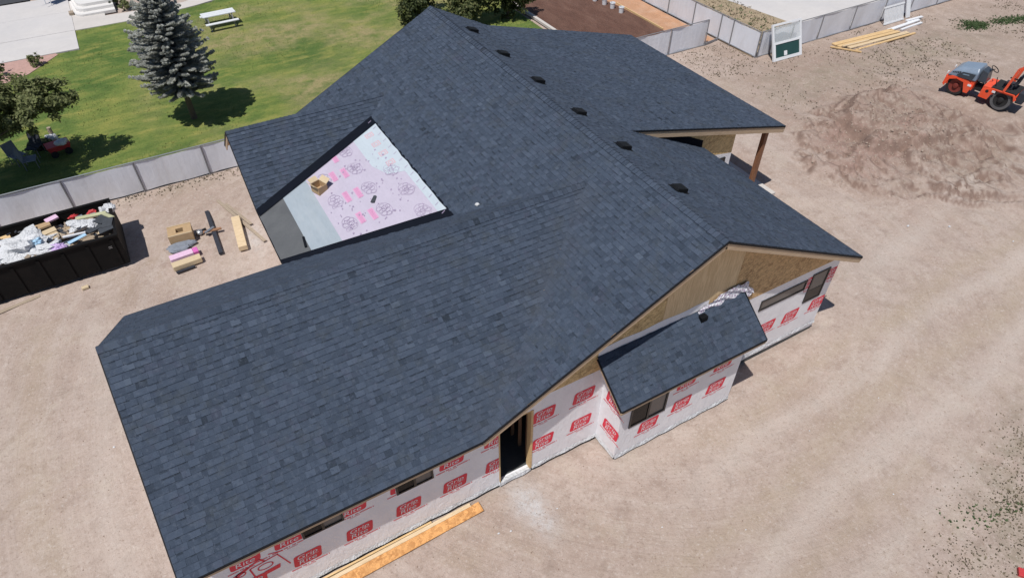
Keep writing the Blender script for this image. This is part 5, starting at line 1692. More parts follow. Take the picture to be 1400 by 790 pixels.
b = MB()
for x0, x1, z0, z1 in ((-WT / 2, -WT / 2 + .1, 0, HT), (WT / 2 - .1, WT / 2, 0, HT), (-WT / 2 + .1, WT / 2 - .1, 0, 0.1), (-WT / 2 + .1, WT / 2 - .1, HT - .1, HT)):
    tilted(b, x0, x1, z0, z1, -0.05, 0.05)
b.build('frame', 'vinyl', o)
b = MB()
tilted(b, -WT / 2 + .1, WT / 2 - .1, 0.86, 0.97, -0.06, 0.03)
b.build('meeting_rail', 'vinyl', o)
b = MB()
for x0, x1, z0, z1 in ((-WT / 2 + .1, -WT / 2 + .17, .1, .86), (WT / 2 - .17, WT / 2 - .1, .1, .86), (-WT / 2 + .17, WT / 2 - .17, .1, .16)):
    tilted(b, x0, x1, z0, z1, -0.052, 0.02)
b.build('lower_sash', 'vinyl', o)
b = MB()
tilted(b, -WT / 2 + .17, WT / 2 - .17, .16, .86, -0.02, -0.01)
lp = b.build('pane', 'glass_green_refl', o)
b = MB()
tilted(b, -0.25, -0.02, .2, .44, -0.026, -0.021)
b.build('paper_label', 'vinyl', lp)
m, n, pb = new_mat('clear_glass')
pb.inputs['Base Color'].default_value = (0.9, 0.95, 0.95, 1)
pb.inputs['Roughness'].default_value = 0.02
pb.inputs['Alpha'].default_value = 0.22
MT['clear'] = m
b = MB()
tilted(b, -WT / 2 + .1, WT / 2 - .1, .97, HT - .1, 0.0, 0.006)
b.build('pane', 'clear', o)

o = thing('porch_railing', 'white slatted railing leaning on the back fence', 'railing', (40.3, 23.75, 0), 0.0, local=True)
tilt = Matrix.Rotation(-0.35, 3, 'X')
for z0 in (0.02, 0.95):
    b = MB()
    tilted(b, -0.9, 0.9, z0, z0 + 0.09, -0.05, 0.03)
    b.build('rail', 'vinyl', o)
for i in range(15):
    b = MB()
    x = -0.84 + i * 0.12
    tilted(b, x - 0.032, x + 0.032, 0.11, 0.95, -0.02, 0.012)
    b.build('baluster', 'vinyl', o)
b = MB()
tilted(b, -0.17, 0.17, 0, 1.28, -0.04, 0.04)
ob = b.build('vinyl_board', 'vinyl', org=(0, 0, 0), bevel=0.01)
ob.location = (41.75, 23.85, 0)
tag(ob, 'wide white board standing against the fence beside the slatted railing', 'board')
for k, (p, q, wd, z) in enumerate((((38.9, 23.05), (41.9, 23.2), 0.22, 0.06), ((39.7, 22.75), (41.7, 22.85), 0.14, 0.05), ((40.9, 23.35), (42.3, 23.3), 0.16, 0.14))):
    b = MB()
    b.beam((*p, z), (*q, z), wd, 0.08)
    tag(b.build('trim_board', 'vinyl', org=((p[0] + q[0]) / 2, (p[1] + q[1]) / 2, 0)), ('longest white trim board on the ground in front of the slatted railing', 'narrow white trim board nearest the lumber', 'short white trim board lying on the others by the railing')[k], 'board')
for k, (p, q, wd, z, mt) in enumerate((((34.45, 23.25), (39.2, 22.95), 0.30, 0.07, 'pine'), ((34.5, 22.95), (39.3, 22.65), 0.24, 0.06, 'pine'), ((34.9, 22.55), (39.7, 22.30), 0.26, 0.05, 'pine_pale'),
                                       ((35.0, 22.15), (40.0, 22.05), 0.14, 0.04, 'pine'), ((34.0, 23.1), (34.95, 21.75), 0.10, 0.10, 'pine'), ((34.6, 22.75), (36.6, 22.6), 0.12, 0.12, 'pine_pale'))):
    b = MB()
    b.beam((*p, z), (*q, z), wd, 0.06)
    tag(b.build('lumber_board', mt, org=((p[0] + q[0]) / 2, (p[1] + q[1]) / 2, 0)), ('yellow plank farthest back in the lumber by the fence', 'yellow plank, second from the fence in the lumber stack', 'pale wide plank in the middle of the lumber by the fence', 'thin plank nearest the camera in the lumber by the fence',
        'short stick lying crosswise at the left end of the lumber', 'short pale offcut lying on the left of the lumber')[k], 'plank')

# ---------------------------------------------------------------- the roller
o = thing('road_roller', 'orange and grey compact roller with raised orange roll bar on the dirt', 'roller', (35.62, 15.28, 0.03), math.radians(13), local=True)
o.scale = (1.06, 1.05, 1.14)
b = MB()   # front half: hood end at +y
prof = [(0.38, 0.30), (0.30, 0.62), (0.55, 0.86), (1.28, 0.84), (1.52, 0.70), (1.55, 0.40), (1.46, 0.32), (1.34, 0.66), (1.05, 0.76), (0.72, 0.70), (0.56, 0.30)]
for x0, x1 in ((-0.60, -0.545), (0.545, 0.60)):
    n_ = len(prof)
    b._add([(x0, y, z) for y, z in prof] + [(x1, y, z) for y, z in prof], [tuple(range(n_)), tuple(range(2 * n_ - 1, n_ - 1, -1))] + [(i, n_ + i, n_ + (i + 1) % n_, (i + 1) % n_) for i in range(n_)])
b.box(-0.544, 0.28, 0.45, 0.544, 0.56, 0.85)
b.box(-0.544, 1.36, 0.42, 0.544, 1.54, 0.78)
b.box(-0.544, 0.56, 0.835, 0.544, 1.36, 0.855)
b.build('front_frame', 'orange', o, bevel=0.012)
b = MB()
pr = [(-0.60, 0), (-0.60, 0), (-0.48, 0), (0.48, 0), (0.6, 0)]
lo = [(-0.59, 0.26, 0.86), (0.59, 0.26, 0.86), (0.59, 1.50, 0.80), (-0.59, 1.50, 0.80)]
mi_ = [(-0.60, 0.28, 1.22), (0.60, 0.28, 1.22), (0.58, 1.36, 1.06), (-0.58, 1.36, 1.06)]
hi = [(-0.42, 0.36, 1.40), (0.42, 0.36, 1.40), (0.42, 1.14, 1.24), (-0.42, 1.14, 1.24)]
b._add(lo + mi_ + hi, [(3, 2, 1, 0), (8, 9, 10, 11)] + [(i, (i + 1) % 4, 4 + (i + 1) % 4, 4 + i) for i in range(4)] + [(4 + i, 4 + (i + 1) % 4, 8 + (i + 1) % 4, 8 + i) for i in range(4)])
b.build('hood', 'hood', o, bevel=0.05)
b = MB()
b._add([(-0.612, 0.42, 0.90), (-0.618, 0.36, 1.16), (-0.610, 0.90, 1.12), (-0.604, 1.12, 0.95), (-0.604, 1.0, 0.89)], [(0, 1, 2, 3, 4)])
b._add([(-0.640, 0.42, 0.90), (-0.640, 0.36, 1.16), (-0.632, 0.90, 1.12), (-0.626, 1.12, 0.95), (-0.626, 1.0, 0.89)], [(0, 1, 2, 3, 4)])
b.build('side_panel', 'hood_dark', o)
for k in range(5):
    b = MB()
    b.box(-0.60, 1.0 + 0.07 * k, 1.03 - 0.012 * k, -0.57, 1.045 + 0.07 * k, 1.10 - 0.02 * k)
    b.build('grille_slot', 'rubber', o)
for yc, mats2 in ((0.98, ('rubber', 'rust_red')), (-1.02, ('tyre_grey', 'rubber'))):
    b = MB()
    b.lathe((-0.5, yc, 0.43), (1, 0, 0), [(0.0, 0.30), (0.0, 0.41), (0.03, 0.43), (0.97, 0.43), (1.0, 0.41), (1.0, 0.30)], 32)
    dr = b.build('drum', mats2[0], o)
    b = MB()
    b.lathe((-0.5, yc, 0.43), (1, 0, 0), [(0.005, 0.31), (0.02, 0.30), (0.05, 0.14), (-0.03, 0.10), (-0.05, 0.0)], 24)
    b.build('hub', mats2[1], dr)
    b = MB()
    b.lathe((0.5, yc, 0.43), (1, 0, 0), [(-0.005, 0.31), (-0.02, 0.30), (-0.05, 0.14), (0.03, 0.10), (0.05, 0.0)], 24)
    b.build('hub', mats2[1], dr)
b = MB()   # rear half with operator's place
prof = [(-0.10, 0.34), (-0.12, 0.66), (-0.50, 0.84), (-1.45, 0.84), (-1.60, 0.66), (-1.52, 0.56), (-1.40, 0.80), (-0.66, 0.79), (-0.56, 0.55), (-0.50, 0.32)]
for x0, x1 in ((-0.60, -0.545), (0.545, 0.60)):
    n_ = len(prof)
    b._add([(x0, y, z) for y, z in prof] + [(x1, y, z) for y, z in prof], [tuple(range(n_ - 1, -1, -1)), tuple(range(n_, 2 * n_))] + [(i, (i + 1) % n_, n_ + (i + 1) % n_, n_ + i) for i in range(n_)])
b.box(-0.544, -0.62, 0.56, 0.544, -0.12, 0.83)
b.box(-0.544, -1.56, 0.74, 0.544, -0.62, 0.83)
b.build('rear_frame', 'orange', o, bevel=0.012)
b = MB()
b.box(-0.2, -0.13, 0.40, 0.2, 0.29, 0.62)
b.build('articulation_joint', 'rubber', o)
b = MB()
b.box(-0.57, -1.52, 0.845, 0.57, -0.45, 0.875)
b.build('platform', 'rubber', o)
b = MB()
b.box(-0.28, -1.18, 0.876, 0.24, -0.78, 1.08)
st_ = b.build('seat', 'dark_cloth', o, bevel=0.04)
b = MB()
b.obox((-0.02, -1.26, 1.26), (0.5, 0.12, 0.46), Matrix.Rotation(0.15, 3, 'X'))
b.build('backrest', 'dark_cloth', o, bevel=0.04)
b = MB()
b.hexa([(-0.32, -0.10, 0.84), (0.32, -0.10, 0.84), (0.36, 0.24, 0.84), (-0.36, 0.24, 0.84)], [(-0.28, -0.02, 1.26), (0.28, -0.02, 1.26), (0.32, 0.24, 1.34), (-0.32, 0.24, 1.34)])
b.build('console', 'hood_dark', o, bevel=0.02)
b = MB()
for i in range(16):
    a, c = 2 * math.pi * i / 16, 2 * math.pi * (i + 1) / 16
    R_ = Matrix.Rotation(0.5, 3, 'X')
    ctr = Vector((0, -0.14, 1.40))
    b.tube(ctr + R_ @ Vector((0.19 * math.cos(a), 0.19 * math.sin(a), 0)), ctr + R_ @ Vector((0.19 * math.cos(c), 0.19 * math.sin(c), 0)), 0.018, n=6)
b.tube((0, -0.14, 1.40), (0, 0.02, 1.25), 0.02, n=6)
b.build('steering_wheel', 'rubber', o)
b = MB()
path = [(-0.56, -0.98, 0.84), (-0.56, -1.12, 1.85), (-0.56, -1.45, 2.12)]
for sx in (-0.56, 0.56):
    q = [(sx, y, z) for _, y, z in path]
    b.beam(q[0], q[1], 0.10, 0.10, (0, 1, 0))
    b.beam(q[1], q[2], 0.10, 0.10, (0, 1, 0))
b.beam((-0.62, -1.45, 2.12), (0.62, -1.45, 2.12), 0.10, 0.10)
b.build('roll_bar', 'orange', o)
for x, y, z, sy in ((-0.603, 0.42, 0.66, 0.16), (-0.603, -0.62, 0.72, 0.14)):
    b = MB()
    b.box(x - 0.006, y - sy / 2, z - 0.045, x, y + sy / 2, z + 0.045)
    b.build('white_plate', 'vinyl', o)
b = MB()
b.box(-0.5, -1.86, 0.50, 0.5, -1.562, 0.98)
b.build('water_tank', 'dark_cloth', o, bevel=0.04)
for y in (1.47, -1.62):
    for x in (-0.45, 0.45):
        b = MB()
        b.obox((x, y + (0.07 if y > 0 else -0.26), 0.88), (0.12, 0.05, 0.09))
        b.build('lamp', 'vinyl' if y > 0 else 'red_scrap', o, bevel=0.008)
for k in range(3):
    b = MB()
    for q_ in range(8):
        a_ = q_ / 8 * math.pi
        c_ = (q_ + 1) / 8 * math.pi
        b.tube((-0.3 + 0.12 * k, -0.12 + 0.2 - 0.2 * math.cos(a_), 0.72 + 0.12 * math.sin(a_)), (-0.3 + 0.12 * k, -0.12 + 0.2 - 0.2 * math.cos(c_), 0.72 + 0.12 * math.sin(c_)), 0.018, n=6)
    b.build('hydraulic_hose', 'rubber', o)
for x in (-0.33, 0.33):
    b = MB()
    b.obox((x, -0.98, 1.14), (0.07, 0.34, 0.05))
    b.build('armrest', 'rubber', o, bevel=0.01)
b = MB()
b.beam((-0.34, -0.55, 0.87), (-0.40, -0.45, 1.25), 0.03, 0.03)
b.build('control_lever', 'rubber', o)
for yc in (0.98, -1.02):
    b = MB()
    b.beam((-0.5, yc + 0.40, 0.48), (0.5, yc + 0.40, 0.48), 0.03, 0.10)
    b.build('scraper_bar', 'rubber', o)
b = MB()
b.hexa([(-0.603, 0.62, 0.94), (-0.603, 1.0, 0.94), (-0.6, 1.0, 0.94), (-0.6, 0.62, 0.94)], [(-0.645, 0.60, 1.08), (-0.643, 0.86, 1.06), (-0.64, 0.86, 1.06), (-0.64, 0.60, 1.08)])
b.build('side_window_glint', 'foam_blue', o)  # pale blue puts bright reflections into the side window's colour
b = MB()
b.tube((-0.604, -0.36, 0.66), (-0.59, -0.36, 0.66), 0.07, n=14)
b.build('filler_cap', 'rubber', o)

# ---------------------------------------------------------------- lawn furniture and neighbour's things
o = thing('picnic_table', 'white topped picnic table on the lawn beyond the spruce', 'picnic table', (4.68, 43.35, 0), 0.05, local=True)
for k in range(3):
    b = MB()
    b.box(-0.95, -0.36 + 0.245 * k, 0.72, 0.95, -0.36 + 0.245 * k + 0.23, 0.765)
    b.build('top_board', 'table_white', o)
for y in (-0.85, 0.60):
    b = MB()
    b.box(-0.95, y, 0.42, 0.95, y + 0.25, 0.46)
    b.build('bench_seat', 'table_white', o)
for x in (-0.7, 0.7):
    b = MB()
    b.beam((x, -0.72, 0.0), (x, -0.25, 0.72), 0.05, 0.09, (0, 1, 0))
    b.beam((x, 0.72, 0.0), (x, 0.25, 0.72), 0.05, 0.09, (0, 1, 0))
    b.box(x - 0.02, -0.82, 0.33, x + 0.02, 0.82, 0.415)
    b.build('leg_frame', 'fence_post', o)

o = thing('entry_steps', 'white concrete steps with a rounded corner at the top left', 'steps', (-1.7, 49.2, 0))
for k in range(3):
    b = MB()
    y0 = 48.75 + 0.42 * k
    x0 = -2.75 + 0.12 * k
    pl = [(-0.55, y0), (-0.55, 51.6), (x0 - 0.2, 51.6)] + [(x0 + 0.5 - 0.55 * math.cos(a), y0 + 0.6 - 0.6 * math.sin(a)) for a in np.linspace(0, math.pi / 2, 7)]
    b.prism(pl[::-1], 0.0 if k == 0 else 0.17 * k + 0.001, 0.17 * (k + 1))
    b.build('step', 'white_step', o)
b = MB()
b.box(-1.7, 50.75, 0.515, -0.75, 51.3, 0.535)
tag(b.build('door_mat', 'brown_wood', org=(-1.2, 51, 0.515)), 'reddish brown mat on the top of the white steps', 'mat')
b = MB()
b.box(-3.1, 49.3, 0.0, -2.85, 49.75, 0.2)
tag(b.build('downspout_block', 'weathered', org=(-3, 49.5, 0)), 'small grey brown block at the left foot of the white steps', 'block')
o = thing('wheelbarrow', 'blue wheelbarrow with a white wheel on the driveway', 'wheelbarrow', (-3.75, 52.2, 0.06), 0.6, local=True)
b = MB()
b.hexa([(-0.3, -0.25, 0.3), (0.4, -0.2, 0.3), (0.4, 0.2, 0.3), (-0.3, 0.25, 0.3)], [(-0.5, -0.4, 0.62), (0.6, -0.32, 0.66), (0.6, 0.32, 0.66), (-0.5, 0.4, 0.62)])
b.build('tray', 'blue', o, bevel=0.03)
b = MB()
b.lathe((0, 0.05, 0.2), (0, 1, 0), [(-0.06, 0.13), (-0.06, 0.2), (0.06, 0.2), (0.06, 0.13), (-0.06, 0.13)], 20)
wh = b.build('wheel', 'vinyl', o)
wh.location = (0.62, -0.05, 0.0)
for y in (-0.28, 0.28):
    b = MB()
    b.beam((0.6, y * 0.3, 0.22), (-1.0, y, 0.58), 0.04, 0.04)
    b.beam((-0.4, y, 0.42), (-0.45, y, 0.0), 0.035, 0.035, (1, 0, 0))
    b.build('handle', 'table_white', o)

# things left in the shade under the left-hand tree
SH = 'things left under the tree'


def chair(loc, rz, label, mat):
    o = thing('lawn_chair', label, 'chair', loc, rz, SH, local=True)
    b = MB()
    b.box(-0.26, -0.26, 0.38, 0.26, 0.26, 0.43)
    b.build('seat', mat, o, bevel=0.01)
    b = MB()
    b.obox((0, 0.30, 0.66), (0.52, 0.05, 0.52), Matrix.Rotation(-0.25, 3, 'X'))
    b.build('backrest', mat, o, bevel=0.01)
    for x in (-0.24, 0.24):
        for y in (-0.24, 0.24):
            b = MB()
            b.tube((x, y, 0), (x, y, 0.38), 0.018, n=6)
            b.build('leg', 'fence_post', o)
    return o


chair((-6.2, 32.2, 0.02), 0.6, 'slate lawn chair farthest left in the shade under the tree', 'slate')
chair((-5.55, 32.6, 0.02), -0.5, 'dark lawn chair in the middle of the shade under the tree', 'dark_cloth')
chair((-5.75, 31.6, 0.02), 1.5, 'grey lawn chair nearest the fence in the shade under the tree', 'slate')
o = thing('yard_cart', 'red yard cart with a white bag on it under the tree', 'cart', (-4.62, 32.25, 0.02), 0.2, SH, local=True)
b = MB()
b.hexa([(-0.4, -0.26, 0.24), (0.4, -0.26, 0.24), (0.4, 0.26, 0.24), (-0.4, 0.26, 0.24)], [(-0.48, -0.32, 0.5), (0.48, -0.32, 0.5), (0.48, 0.32, 0.5), (-0.48, 0.32, 0.5)])
b.build('bed', 'red_scrap', o, bevel=0.02)
for x in (-0.28, 0.28):
    for y in (-0.33, 0.29):
        b = MB()
        b.tube((x, y, 0.15), (x, y + 0.06, 0.15), 0.15, n=16)
        b.build('wheel', 'rubber', o)
b = MB()
b.tube((-0.45, 0, 0.25), (-1.0, 0.1, 0.75), 0.018, n=6)
b.build('handle', 'rubber', o)
b = MB()
b.blob((-4.42, 32.0, 0.62), (0.26, 0.17, 0.13), 51, 0.25, 18)
tag(b.build('white_bag', 'plastic_white', org=(-4.42, 32.0, 0.5), smooth=True), 'white bag lying on the red yard cart', 'bag')
b = MB()
b.blob((-4.9, 33.55, 0.16), (0.26, 0.2, 0.18), 52, 0.25, 18)
tag(b.build('white_bag', 'plastic_white', org=(-4.9, 33.55, 0), smooth=True), 'white bag at the foot of the brown post under the tree', 'bag')
b = MB()
b.tube((-4.85, 33.85, 0), (-4.85, 33.85, 0.55), 0.10, 0.09, 10)
tag(b.build('wooden_post', 'weathered', org=(-4.85, 33.85, 0)), 'short pale brown post on the lawn behind the white bag', 'post')
b = MB()
b.blob((-5.35, 33.2, 0.2), (0.45, 0.3, 0.22), 53, 0.3, 18)
tag(b.build('green_tarp', MT['leaf_dark'], org=(-5.35, 33.2, 0)), 'dark green tarp bundle beside the white bag under the tree', 'tarp')


# ---------------------------------------------------------------- trees
def leaf_mesh(pos, nrm, size, tint, rs):
    """one pointed quad per leaf"""
    b = MB()
    for p, n_, s_, t in zip(pos, nrm, size, tint):
        n_ = Vector(n_).normalized()
        a = n_.orthogonal().normalized()
        ang = rs.uniform(0, 6.28)
        c_ = n_.cross(a)
        u = a * math.cos(ang) + c_ * math.sin(ang)
        v = n_.cross(u)
        p = Vector(p)
        b.face([p - u * s_, p + v * s_ * 0.55, p + u * s_, p - v * s_ * 0.55], 0, t)
    return b


def broad_tree(name, label, base, h, clumps, leaves, size, mat, seed, group=None, trunk_r=0.12, cat='tree'):
    rs = random.Random(seed)
    o = thing(name, label, cat, base, 0, group)
    B = Vector(base)
    b = MB()
    top = B + Vector((rs.uniform(-.2, .2), rs.uniform(-.2, .2), h * 0.62))
    mid = B.lerp(top, 0.5) + Vector((rs.uniform(-.1, .1), rs.uniform(-.1, .1), 0))
    b.tube(B - Vector((0, 0, .1)), mid, trunk_r, trunk_r * 0.75, 8)
    b.tube(mid, top, trunk_r * 0.75, trunk_r * 0.4, 8)
    for c, r in clumps:
        st_ = B.lerp(top, rs.uniform(0.45, 0.95))
        b.tube(st_, Vector(c), trunk_r * 0.35, 0.015, 6)
    b.build('trunk', 'bark', o)
    pos, nr, sz, tn = [], [], [], []
    tot = sum(r ** 2 for c, r in clumps)
    for c, r in clumps:
        tone = rs.gauss(0.48, 0.10)
        # sub-clumps on the surface of each clump
        subs = []
        for _ in range(max(6, int(26 * r * r))):
            d = Vector((rs.gauss(0, 1), rs.gauss(0, 1), rs.gauss(0.25, 0.8))).normalized()
            subs.append((Vector(c) + d * r * rs.uniform(0.55, 1.05), d))
        n_ = int(leaves * r ** 2 / tot)
        for _ in range(n_):
            sc, d = rs.choice(subs)
            e = Vector((rs.gauss(0, 1), rs.gauss(0, 1), rs.gauss(0, 0.8))) * r * 0.17
            p = sc + e
            pos.append(p)
            nr.append(d + Vector((rs.gauss(0, .5), rs.gauss(0, .5), rs.gauss(0.5, .5))))
            sz.append(size * rs.uniform(0.6, 1.3))
            tn.append(min(1, max(0, tone + rs.gauss(0, 0.2))))
    leaf_mesh(pos, nr, sz, tn, rs).build('crown', mat, o, tint=True)
    return o


def spruce(name, label, base, h, rad, seed):
    rs = random.Random(seed)
    o = thing(name, label, 'tree', base)
    B = Vector(base)
    b = MB()
    b.tube(B - Vector((0, 0, .1)), B + Vector((0, 0, h * 0.5)), 0.15, 0.10, 10)
    b.tube(B + Vector((0, 0, h * 0.5)), B + Vector((0, 0, h * 0.97)), 0.10, 0.02, 8)
    b.build('trunk', 'bark', o)
    wood = MB()
    b = MB()
    z0 = 1.5
    lv = 26
    for k in range(lv):
        t = k / (lv - 1)
        z = z0 + (h - z0) * t ** 0.92
        R = rad * (1 - t) ** 0.62 * (0.72 + 0.28 * min(1, t / 0.12)) + 0.10
        nb = max(6, int(16 * (1 - t) + 6))
        a0 = rs.uniform(0, 6.28)
        for i in range(nb):
            a = a0 + 2 * math.pi * i / nb + rs.gauss(0, 0.13)
            L = R * rs.uniform(0.62, 1.08)
            d = Vector((math.cos(a), math.sin(a), 0))
            side = Vector((-d.y, d.x, 0))
            rise = rs.uniform(-0.05, 0.22) + 0.35 * t
            p0 = B + Vector((0, 0, z))
            tipp = p0 + d * L + Vector((0, 0, rise * L))
            wood.tube(p0, tipp, 0.022, 0.006, 4, cap=False)
            nt_ = max(5, int(L / 0.105))
            for j in range(nt_):
                s_ = (j + 0.6) / nt_
                if s_ < 0.22:
                    continue
                c = p0.lerp(tipp, s_) + Vector((0, 0, 0.10 * s_ * L * (s_ - 0.4)))
                tl = 0.30 * (1.12 - 0.55 * s_) * rs.uniform(0.7, 1.2)
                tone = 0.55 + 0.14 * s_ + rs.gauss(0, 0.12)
                for sg in (-1, 1, 0):
                    tw = (d * (0.75 if sg else 1.0) + side * sg * rs.uniform(0.6, 1.0) + Vector((0, 0, rs.uniform(-0.05, 0.35)))).normalized()
                    L2 = tl * (1.0 if sg else 0.8)
                    perp = tw.cross(Vector((rs.gauss(0, 1), rs.gauss(0, 1), rs.gauss(0, 1)))).normalized()
                    q2 = tw.cross(perp)
                    for m_ in range(3):
                        an = m_ * 2.094
                        pv = perp * math.cos(an) + q2 * math.sin(an)
                        tt = min(1, max(0, tone + rs.gauss(0, 0.16)))
                        b.face([c, c + tw * L2 * 0.5 + pv * 0.075, c + tw * L2 * 1.0, c + tw * L2 * 0.5 - pv * 0.06], 0, tt)
    b.build('crown', 'spruce', o, tint=True)
    wood.build('branches', 'bark', o).name = 'branch_framework'
    return o


spruce('spruce_tree', 'tall blue grey spruce with a bare lower trunk on the lawn', (1.11, 32.58, 0.0), 6.3, 1.85, 5)
broad_tree('leafy_tree', 'rounded green leafy tree at the left edge beside the driveway', (-7.7, 31.0, 0), 4.3,
           [((-5.9, 31.0, 3.1), 0.95), ((-4.9, 31.0, 3.1), 0.80), ((-4.2, 30.8, 2.95), 0.62), ((-6.7, 31.4, 2.9), 0.9), ((-5.3, 32.0, 3.2), 0.8), ((-4.5, 31.7, 3.2), 0.6), ((-6.3, 32.4, 2.9), 0.75), ((-5.0, 30.2, 2.7), 0.6), ((-5.6, 31.2, 3.5), 0.6), ((-6.6, 30.4, 2.7), 0.8), ((-4.35, 31.9, 2.5), 0.6), ((-3.55, 31.1, 3.0), 0.62), ((-3.75, 31.5, 2.6), 0.5), ((-4.0, 31.0, 3.4), 0.55), ((-5.2, 31.9, 2.4), 0.7), ((-6.1, 31.4, 2.3), 0.7), ((-7.2, 31.2, 2.6), 0.9)],
           21000, 0.075, 'leaf', 31)
broad_tree('leafy_tree', 'leafy tree beyond the left edge casting shade on the fence and lawn', (-9.3, 29.2, 0), 6.0,
           [((-9.0, 29.3, 4.2), 1.5), ((-7.9, 28.8, 4.6), 1.2), ((-8.6, 30.2, 5.0), 1.3), ((-10.0, 29.0, 5.0), 1.4), ((-8.2, 29.4, 5.6), 1.0), ((-9.4, 30.5, 4.0), 1.2), ((-7.1, 28.5, 4.9), 1.1), ((-6.8, 29.4, 5.3), 1.0), ((-7.4, 27.9, 5.6), 1.0), ((-7.6, 29.9, 5.0), 1.1)], 13000, 0.11, 'leaf', 32)
for k, (x, y, h, r, lb) in enumerate(((15.4, 38.4, 3.6, 1.3, 'dark green bushy tree behind the roof peak, left one'), (17.7, 36.4, 3.4, 1.35, 'dark green bushy tree behind the roof peak, middle one'), (20.2, 35.9, 2.9, 1.2, 'dark green bushy tree behind the roof, next to the dug garden'))):
    rs = random.Random(60 + k)
    cl = [((x + rs.uniform(-.9, .9), y + rs.uniform(-.8, .8), rs.uniform(0.45, h)), r * rs.uniform(0.4, 0.7)) for _ in range(16)]
    broad_tree('bushy_tree', lb, (x, y, 0), h, cl, 9500, 0.095, 'leaf_dark', 61 + k, 'bushy trees behind the roof')
for k, (x, y, r, mt, lb) in enumerate(((0.1, 49.1, 0.42, 'leaf', 'round green shrub beside the white steps'), (-0.28, 49.9, 0.5, 'leaf_dark', 'darker shrub behind the round one beside the white steps'), (-5.2, 42.5, 0.45, 'leaf', 'straggly shrub in the pink gravel bed'), (-6.9, 42.3, 0.5, 'leaf_dark', 'dark shrub in the pink gravel bed by the picture edge'))):
    rs = random.Random(90 + k)
    cl = [((x + rs.uniform(-r, r) * .7, y + rs.uniform(-r, r) * .7, rs.uniform(0.15, r)), r * 0.6) for _ in range(5)]
    broad_tree('shrub', lb, (x, y, 0), r, cl, 1100, 0.05, mt, 91 + k, trunk_r=0.03, cat='shrub')

# ---------------------------------------------------------------- loose ground cover
def scatter(name, n_, place, mat, size, blades=4, kind='tuft', seed=3):
    rs = random.Random(seed)
    b = MB()
    got = 0
    pts = []
    while got < n_:
        p = place(rs)
        got += 1
        if p is not None:
            pts.append(p)
    zz = ground_z(np.array([p[0] for p in pts]), np.array([p[1] for p in pts]))
    for (x, y), z in zip(pts, zz):
        s_ = size * rs.uniform(0.5, 1.5)
        t0 = rs.random()
        if kind == 'tuft':
            for k in range(blades):
                a = rs.uniform(0, 6.28)
                d = Vector((math.cos(a), math.sin(a), 0))
                e = Vector((-d.y, d.x, 0)) * s_ * 0.35
                c = Vector((x, y, z))
                lean = rs.uniform(0.3, 1.0)
                b.face([c - e, c + e, c + d * s_ * lean + Vector((0, 0, s_ * rs.uniform(0.4, 1.0)))], 0, min(1, max(0, t0 + rs.gauss(0, .15))))
        else:
            c = Vector((x, y, z + s_ * 0.2))
            p = [c + Vector((rs.uniform(.6, 1) * s_ * math.cos(k * 1.57 + .3), rs.uniform(.6, 1) * s_ * math.sin(k * 1.57 + .3), -s_ * .3)) for k in range(4)]
            q = c + Vector((rs.uniform(-.3, .3) * s_, rs.uniform(-.3, .3) * s_, s_ * rs.uniform(.3, .7)))
            for k in range(4):
                b.face([p[k], p[(k + 1) % 4], q], 0, min(1, max(0, t0 + rs.gauss(0, .1))))
    o = b.build(name, mat, tint=True)
    tag(o, kind='stuff')
    return o


def in_weed_corner(rs):
    x, y = rs.uniform(10.5, 22), rs.uniform(-2.5, 4.0)
    t = min(1.0, max(0, (x - 1.36 * y - 10.2) / 3.5)) * min(1.0, max(0, (2.75 + 0.08 * (x - 13.5) - y) / 1.8))
    cl = float(vnoise(np.array([x]), np.array([y]), 0.9, 77)[0])
    return (x, y) if rs.random() < t * (0.25 + 1.3 * cl ** 2) else None


scatter('weed_patch', 20000, in_weed_corner, 'weed', 0.036, 3, seed=1)


def in_green_corner(rs):
    x, y = rs.uniform(13.8, 18.5), rs.uniform(-0.4, 3.0)
    d = abs((y - 1.25) + 0.28 * (x - 15)) + abs(math.sin(x * 3)) * 0.2
    return (x, y) if rs.random() < math.exp(-(d / 0.35) ** 2) * 0.8 else None


scatter('green_weeds', 2600, in_green_corner, 'weed_green', 0.05, 4, seed=2)


def in_upper_field(rs):
    x, y = rs.uniform(26, 50), rs.uniform(17.5, 24.0)
    cl = float(vnoise(np.array([x]), np.array([y]), 0.55, 78)[0]) * float(vnoise(np.array([x]), np.array([y]), 1.7, 79)[0])
    return (x, y) if rs.random() < cl * 1.6 * (0.5 if x < 34 else 1) and cl > 0.22 else None


scatter('field_weeds', 7500, in_upper_field, 'weed', 0.055, 4, seed=4)


def green_spot(rs):
    cx, cy, r = rs.choice(((44.0, 21.2, 0.8), (44.3, 20.9, 0.7), (46.4, 20.6, 0.9), (47.6, 20.2, 0.9), (44.6, 21.0, 0.5)))
    return rs.gauss(cx, r * 0.55), rs.gauss(cy, r * 0.35)


scatter('green_tufts', 2200, green_spot, 'weed_green', 0.065, 5, seed=5)


def along_fence(rs):
    if rs.random() < 0.5:
        x = rs.uniform(-3.2, 2.0)
        return (x, 27.25 - abs(rs.gauss(0, 0.35))) if rs.random() < 0.35 + 0.5 * math.sin(x * 2.2) ** 2 else None
    return rs.uniform(25.5, 29.3), rs.uniform(23.6, 26.7)


scatter('fence_weeds', 800, along_fence, 'weed', 0.05, 4, seed=6)


def over_field(rs):
    return rs.uniform(29.5, 34.5), rs.uniform(24.8, 40)


scatter('dry_grass', 3800, over_field, 'weed', 0.15, 4, seed=7)
scatter('field_greens', 500, lambda rs: (rs.gauss(*rs.choice(((33.2, .5), (32.0, .4), (31.2, .5)))), rs.uniform(25.4, 31)), 'weed_green', 0.16, 5, seed=17)


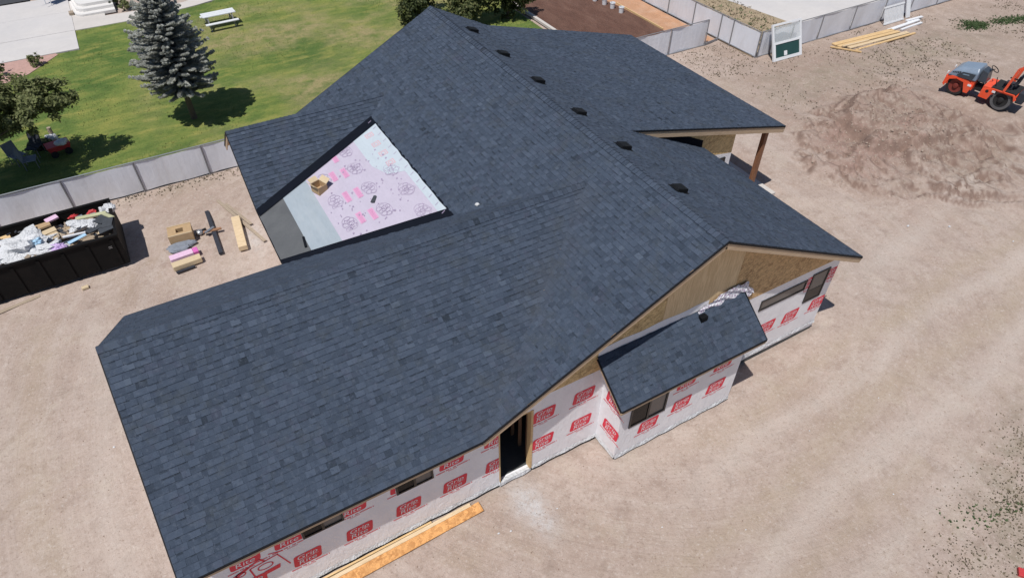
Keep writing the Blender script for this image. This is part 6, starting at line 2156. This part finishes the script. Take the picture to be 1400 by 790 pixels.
def any_dirt(rs):
    x, y = (rs.uniform(-9, 34), rs.uniform(-3, 26.5)) if rs.random() < 0.8 else (rs.uniform(24, 34), rs.uniform(10, 20))
    if -2.7 < x < 16.4 and 8.1 < y < 25:
        return None
    if 7.3 < x < 11.8 and y > 7.3 and y < 8.3:
        return None
    return x, y


scatter('dirt_clods', 15000, any_dirt, 'clod', 0.022, kind='clod', seed=8)


def on_mound(rs):
    return rs.gauss(28.6, 2.2), rs.gauss(15.0, 1.6)


scatter('mound_clods', 1100, on_mound, 'clod', 0.045, kind='clod', seed=9)

rs = random.Random(12)
b = MB()
for k in range(26000):
    x, y = rs.uniform(-7.4, 21.3), rs.uniform(27.6, 50)
    if not bool(lawn_mask(np.array([x]), np.array([y]))[0]):
        continue
    s_ = rs.uniform(0.03, 0.065)
    a = rs.uniform(0, 6.28)
    d = Vector((math.cos(a), math.sin(a), 0))
    e = Vector((-d.y, d.x, 0)) * s_ * 0.4
    c = Vector((x, y, 0.0))
    b.face([c - e, c + e, c + d * s_ * 0.7 + Vector((0, 0, s_))], 0, min(1, max(0, rs.gauss(0.5, 0.2))))
tag(b.build('lawn_grass', 'grass', tint=True), kind='stuff')

# scraps of white litter dropped about the site
for k, (x, y, s_) in enumerate(((9.2, 4.1, .026), (7.4, 5.2, .026), (6.9, 3.6, .024), (12.9, 5.4, .026), (15.6, 5.2, .024), (13.3, 2.9, .026), (21.6, 19.2, .10), (25.0, 9.4, .07), (23.6, 10.2, .07), (5.35, 6.95, .03), (3.7, 7.1, .035), (4.0, 7.0, .03), (26.2, 7.6, .045), (-4.4, 14.6, .04))):
    b = MB()
    z = float(ground_z(np.array([x]), np.array([y]))[0])
    b.blob((x, y, z + s_ * 0.4), (s_, s_ * 0.6, s_ * 0.4), 200 + k, 0.3, 7)
    tag(b.build('paper_scrap', 'plastic_white', org=(x, y, z)), 'tiny white scrap of litter lying on the bare dirt', 'litter', 'white litter on the dirt')
b = MB()
b.obox((14.15, -0.02, 0.06), (0.22, 0.16, 0.08), Rz(0.6))
tag(b.build('red_marker', 'red_scrap', org=(14.15, -0.02, 0), bevel=0.01), 'bright red plastic piece in the bottom right corner of the dirt', 'marker')
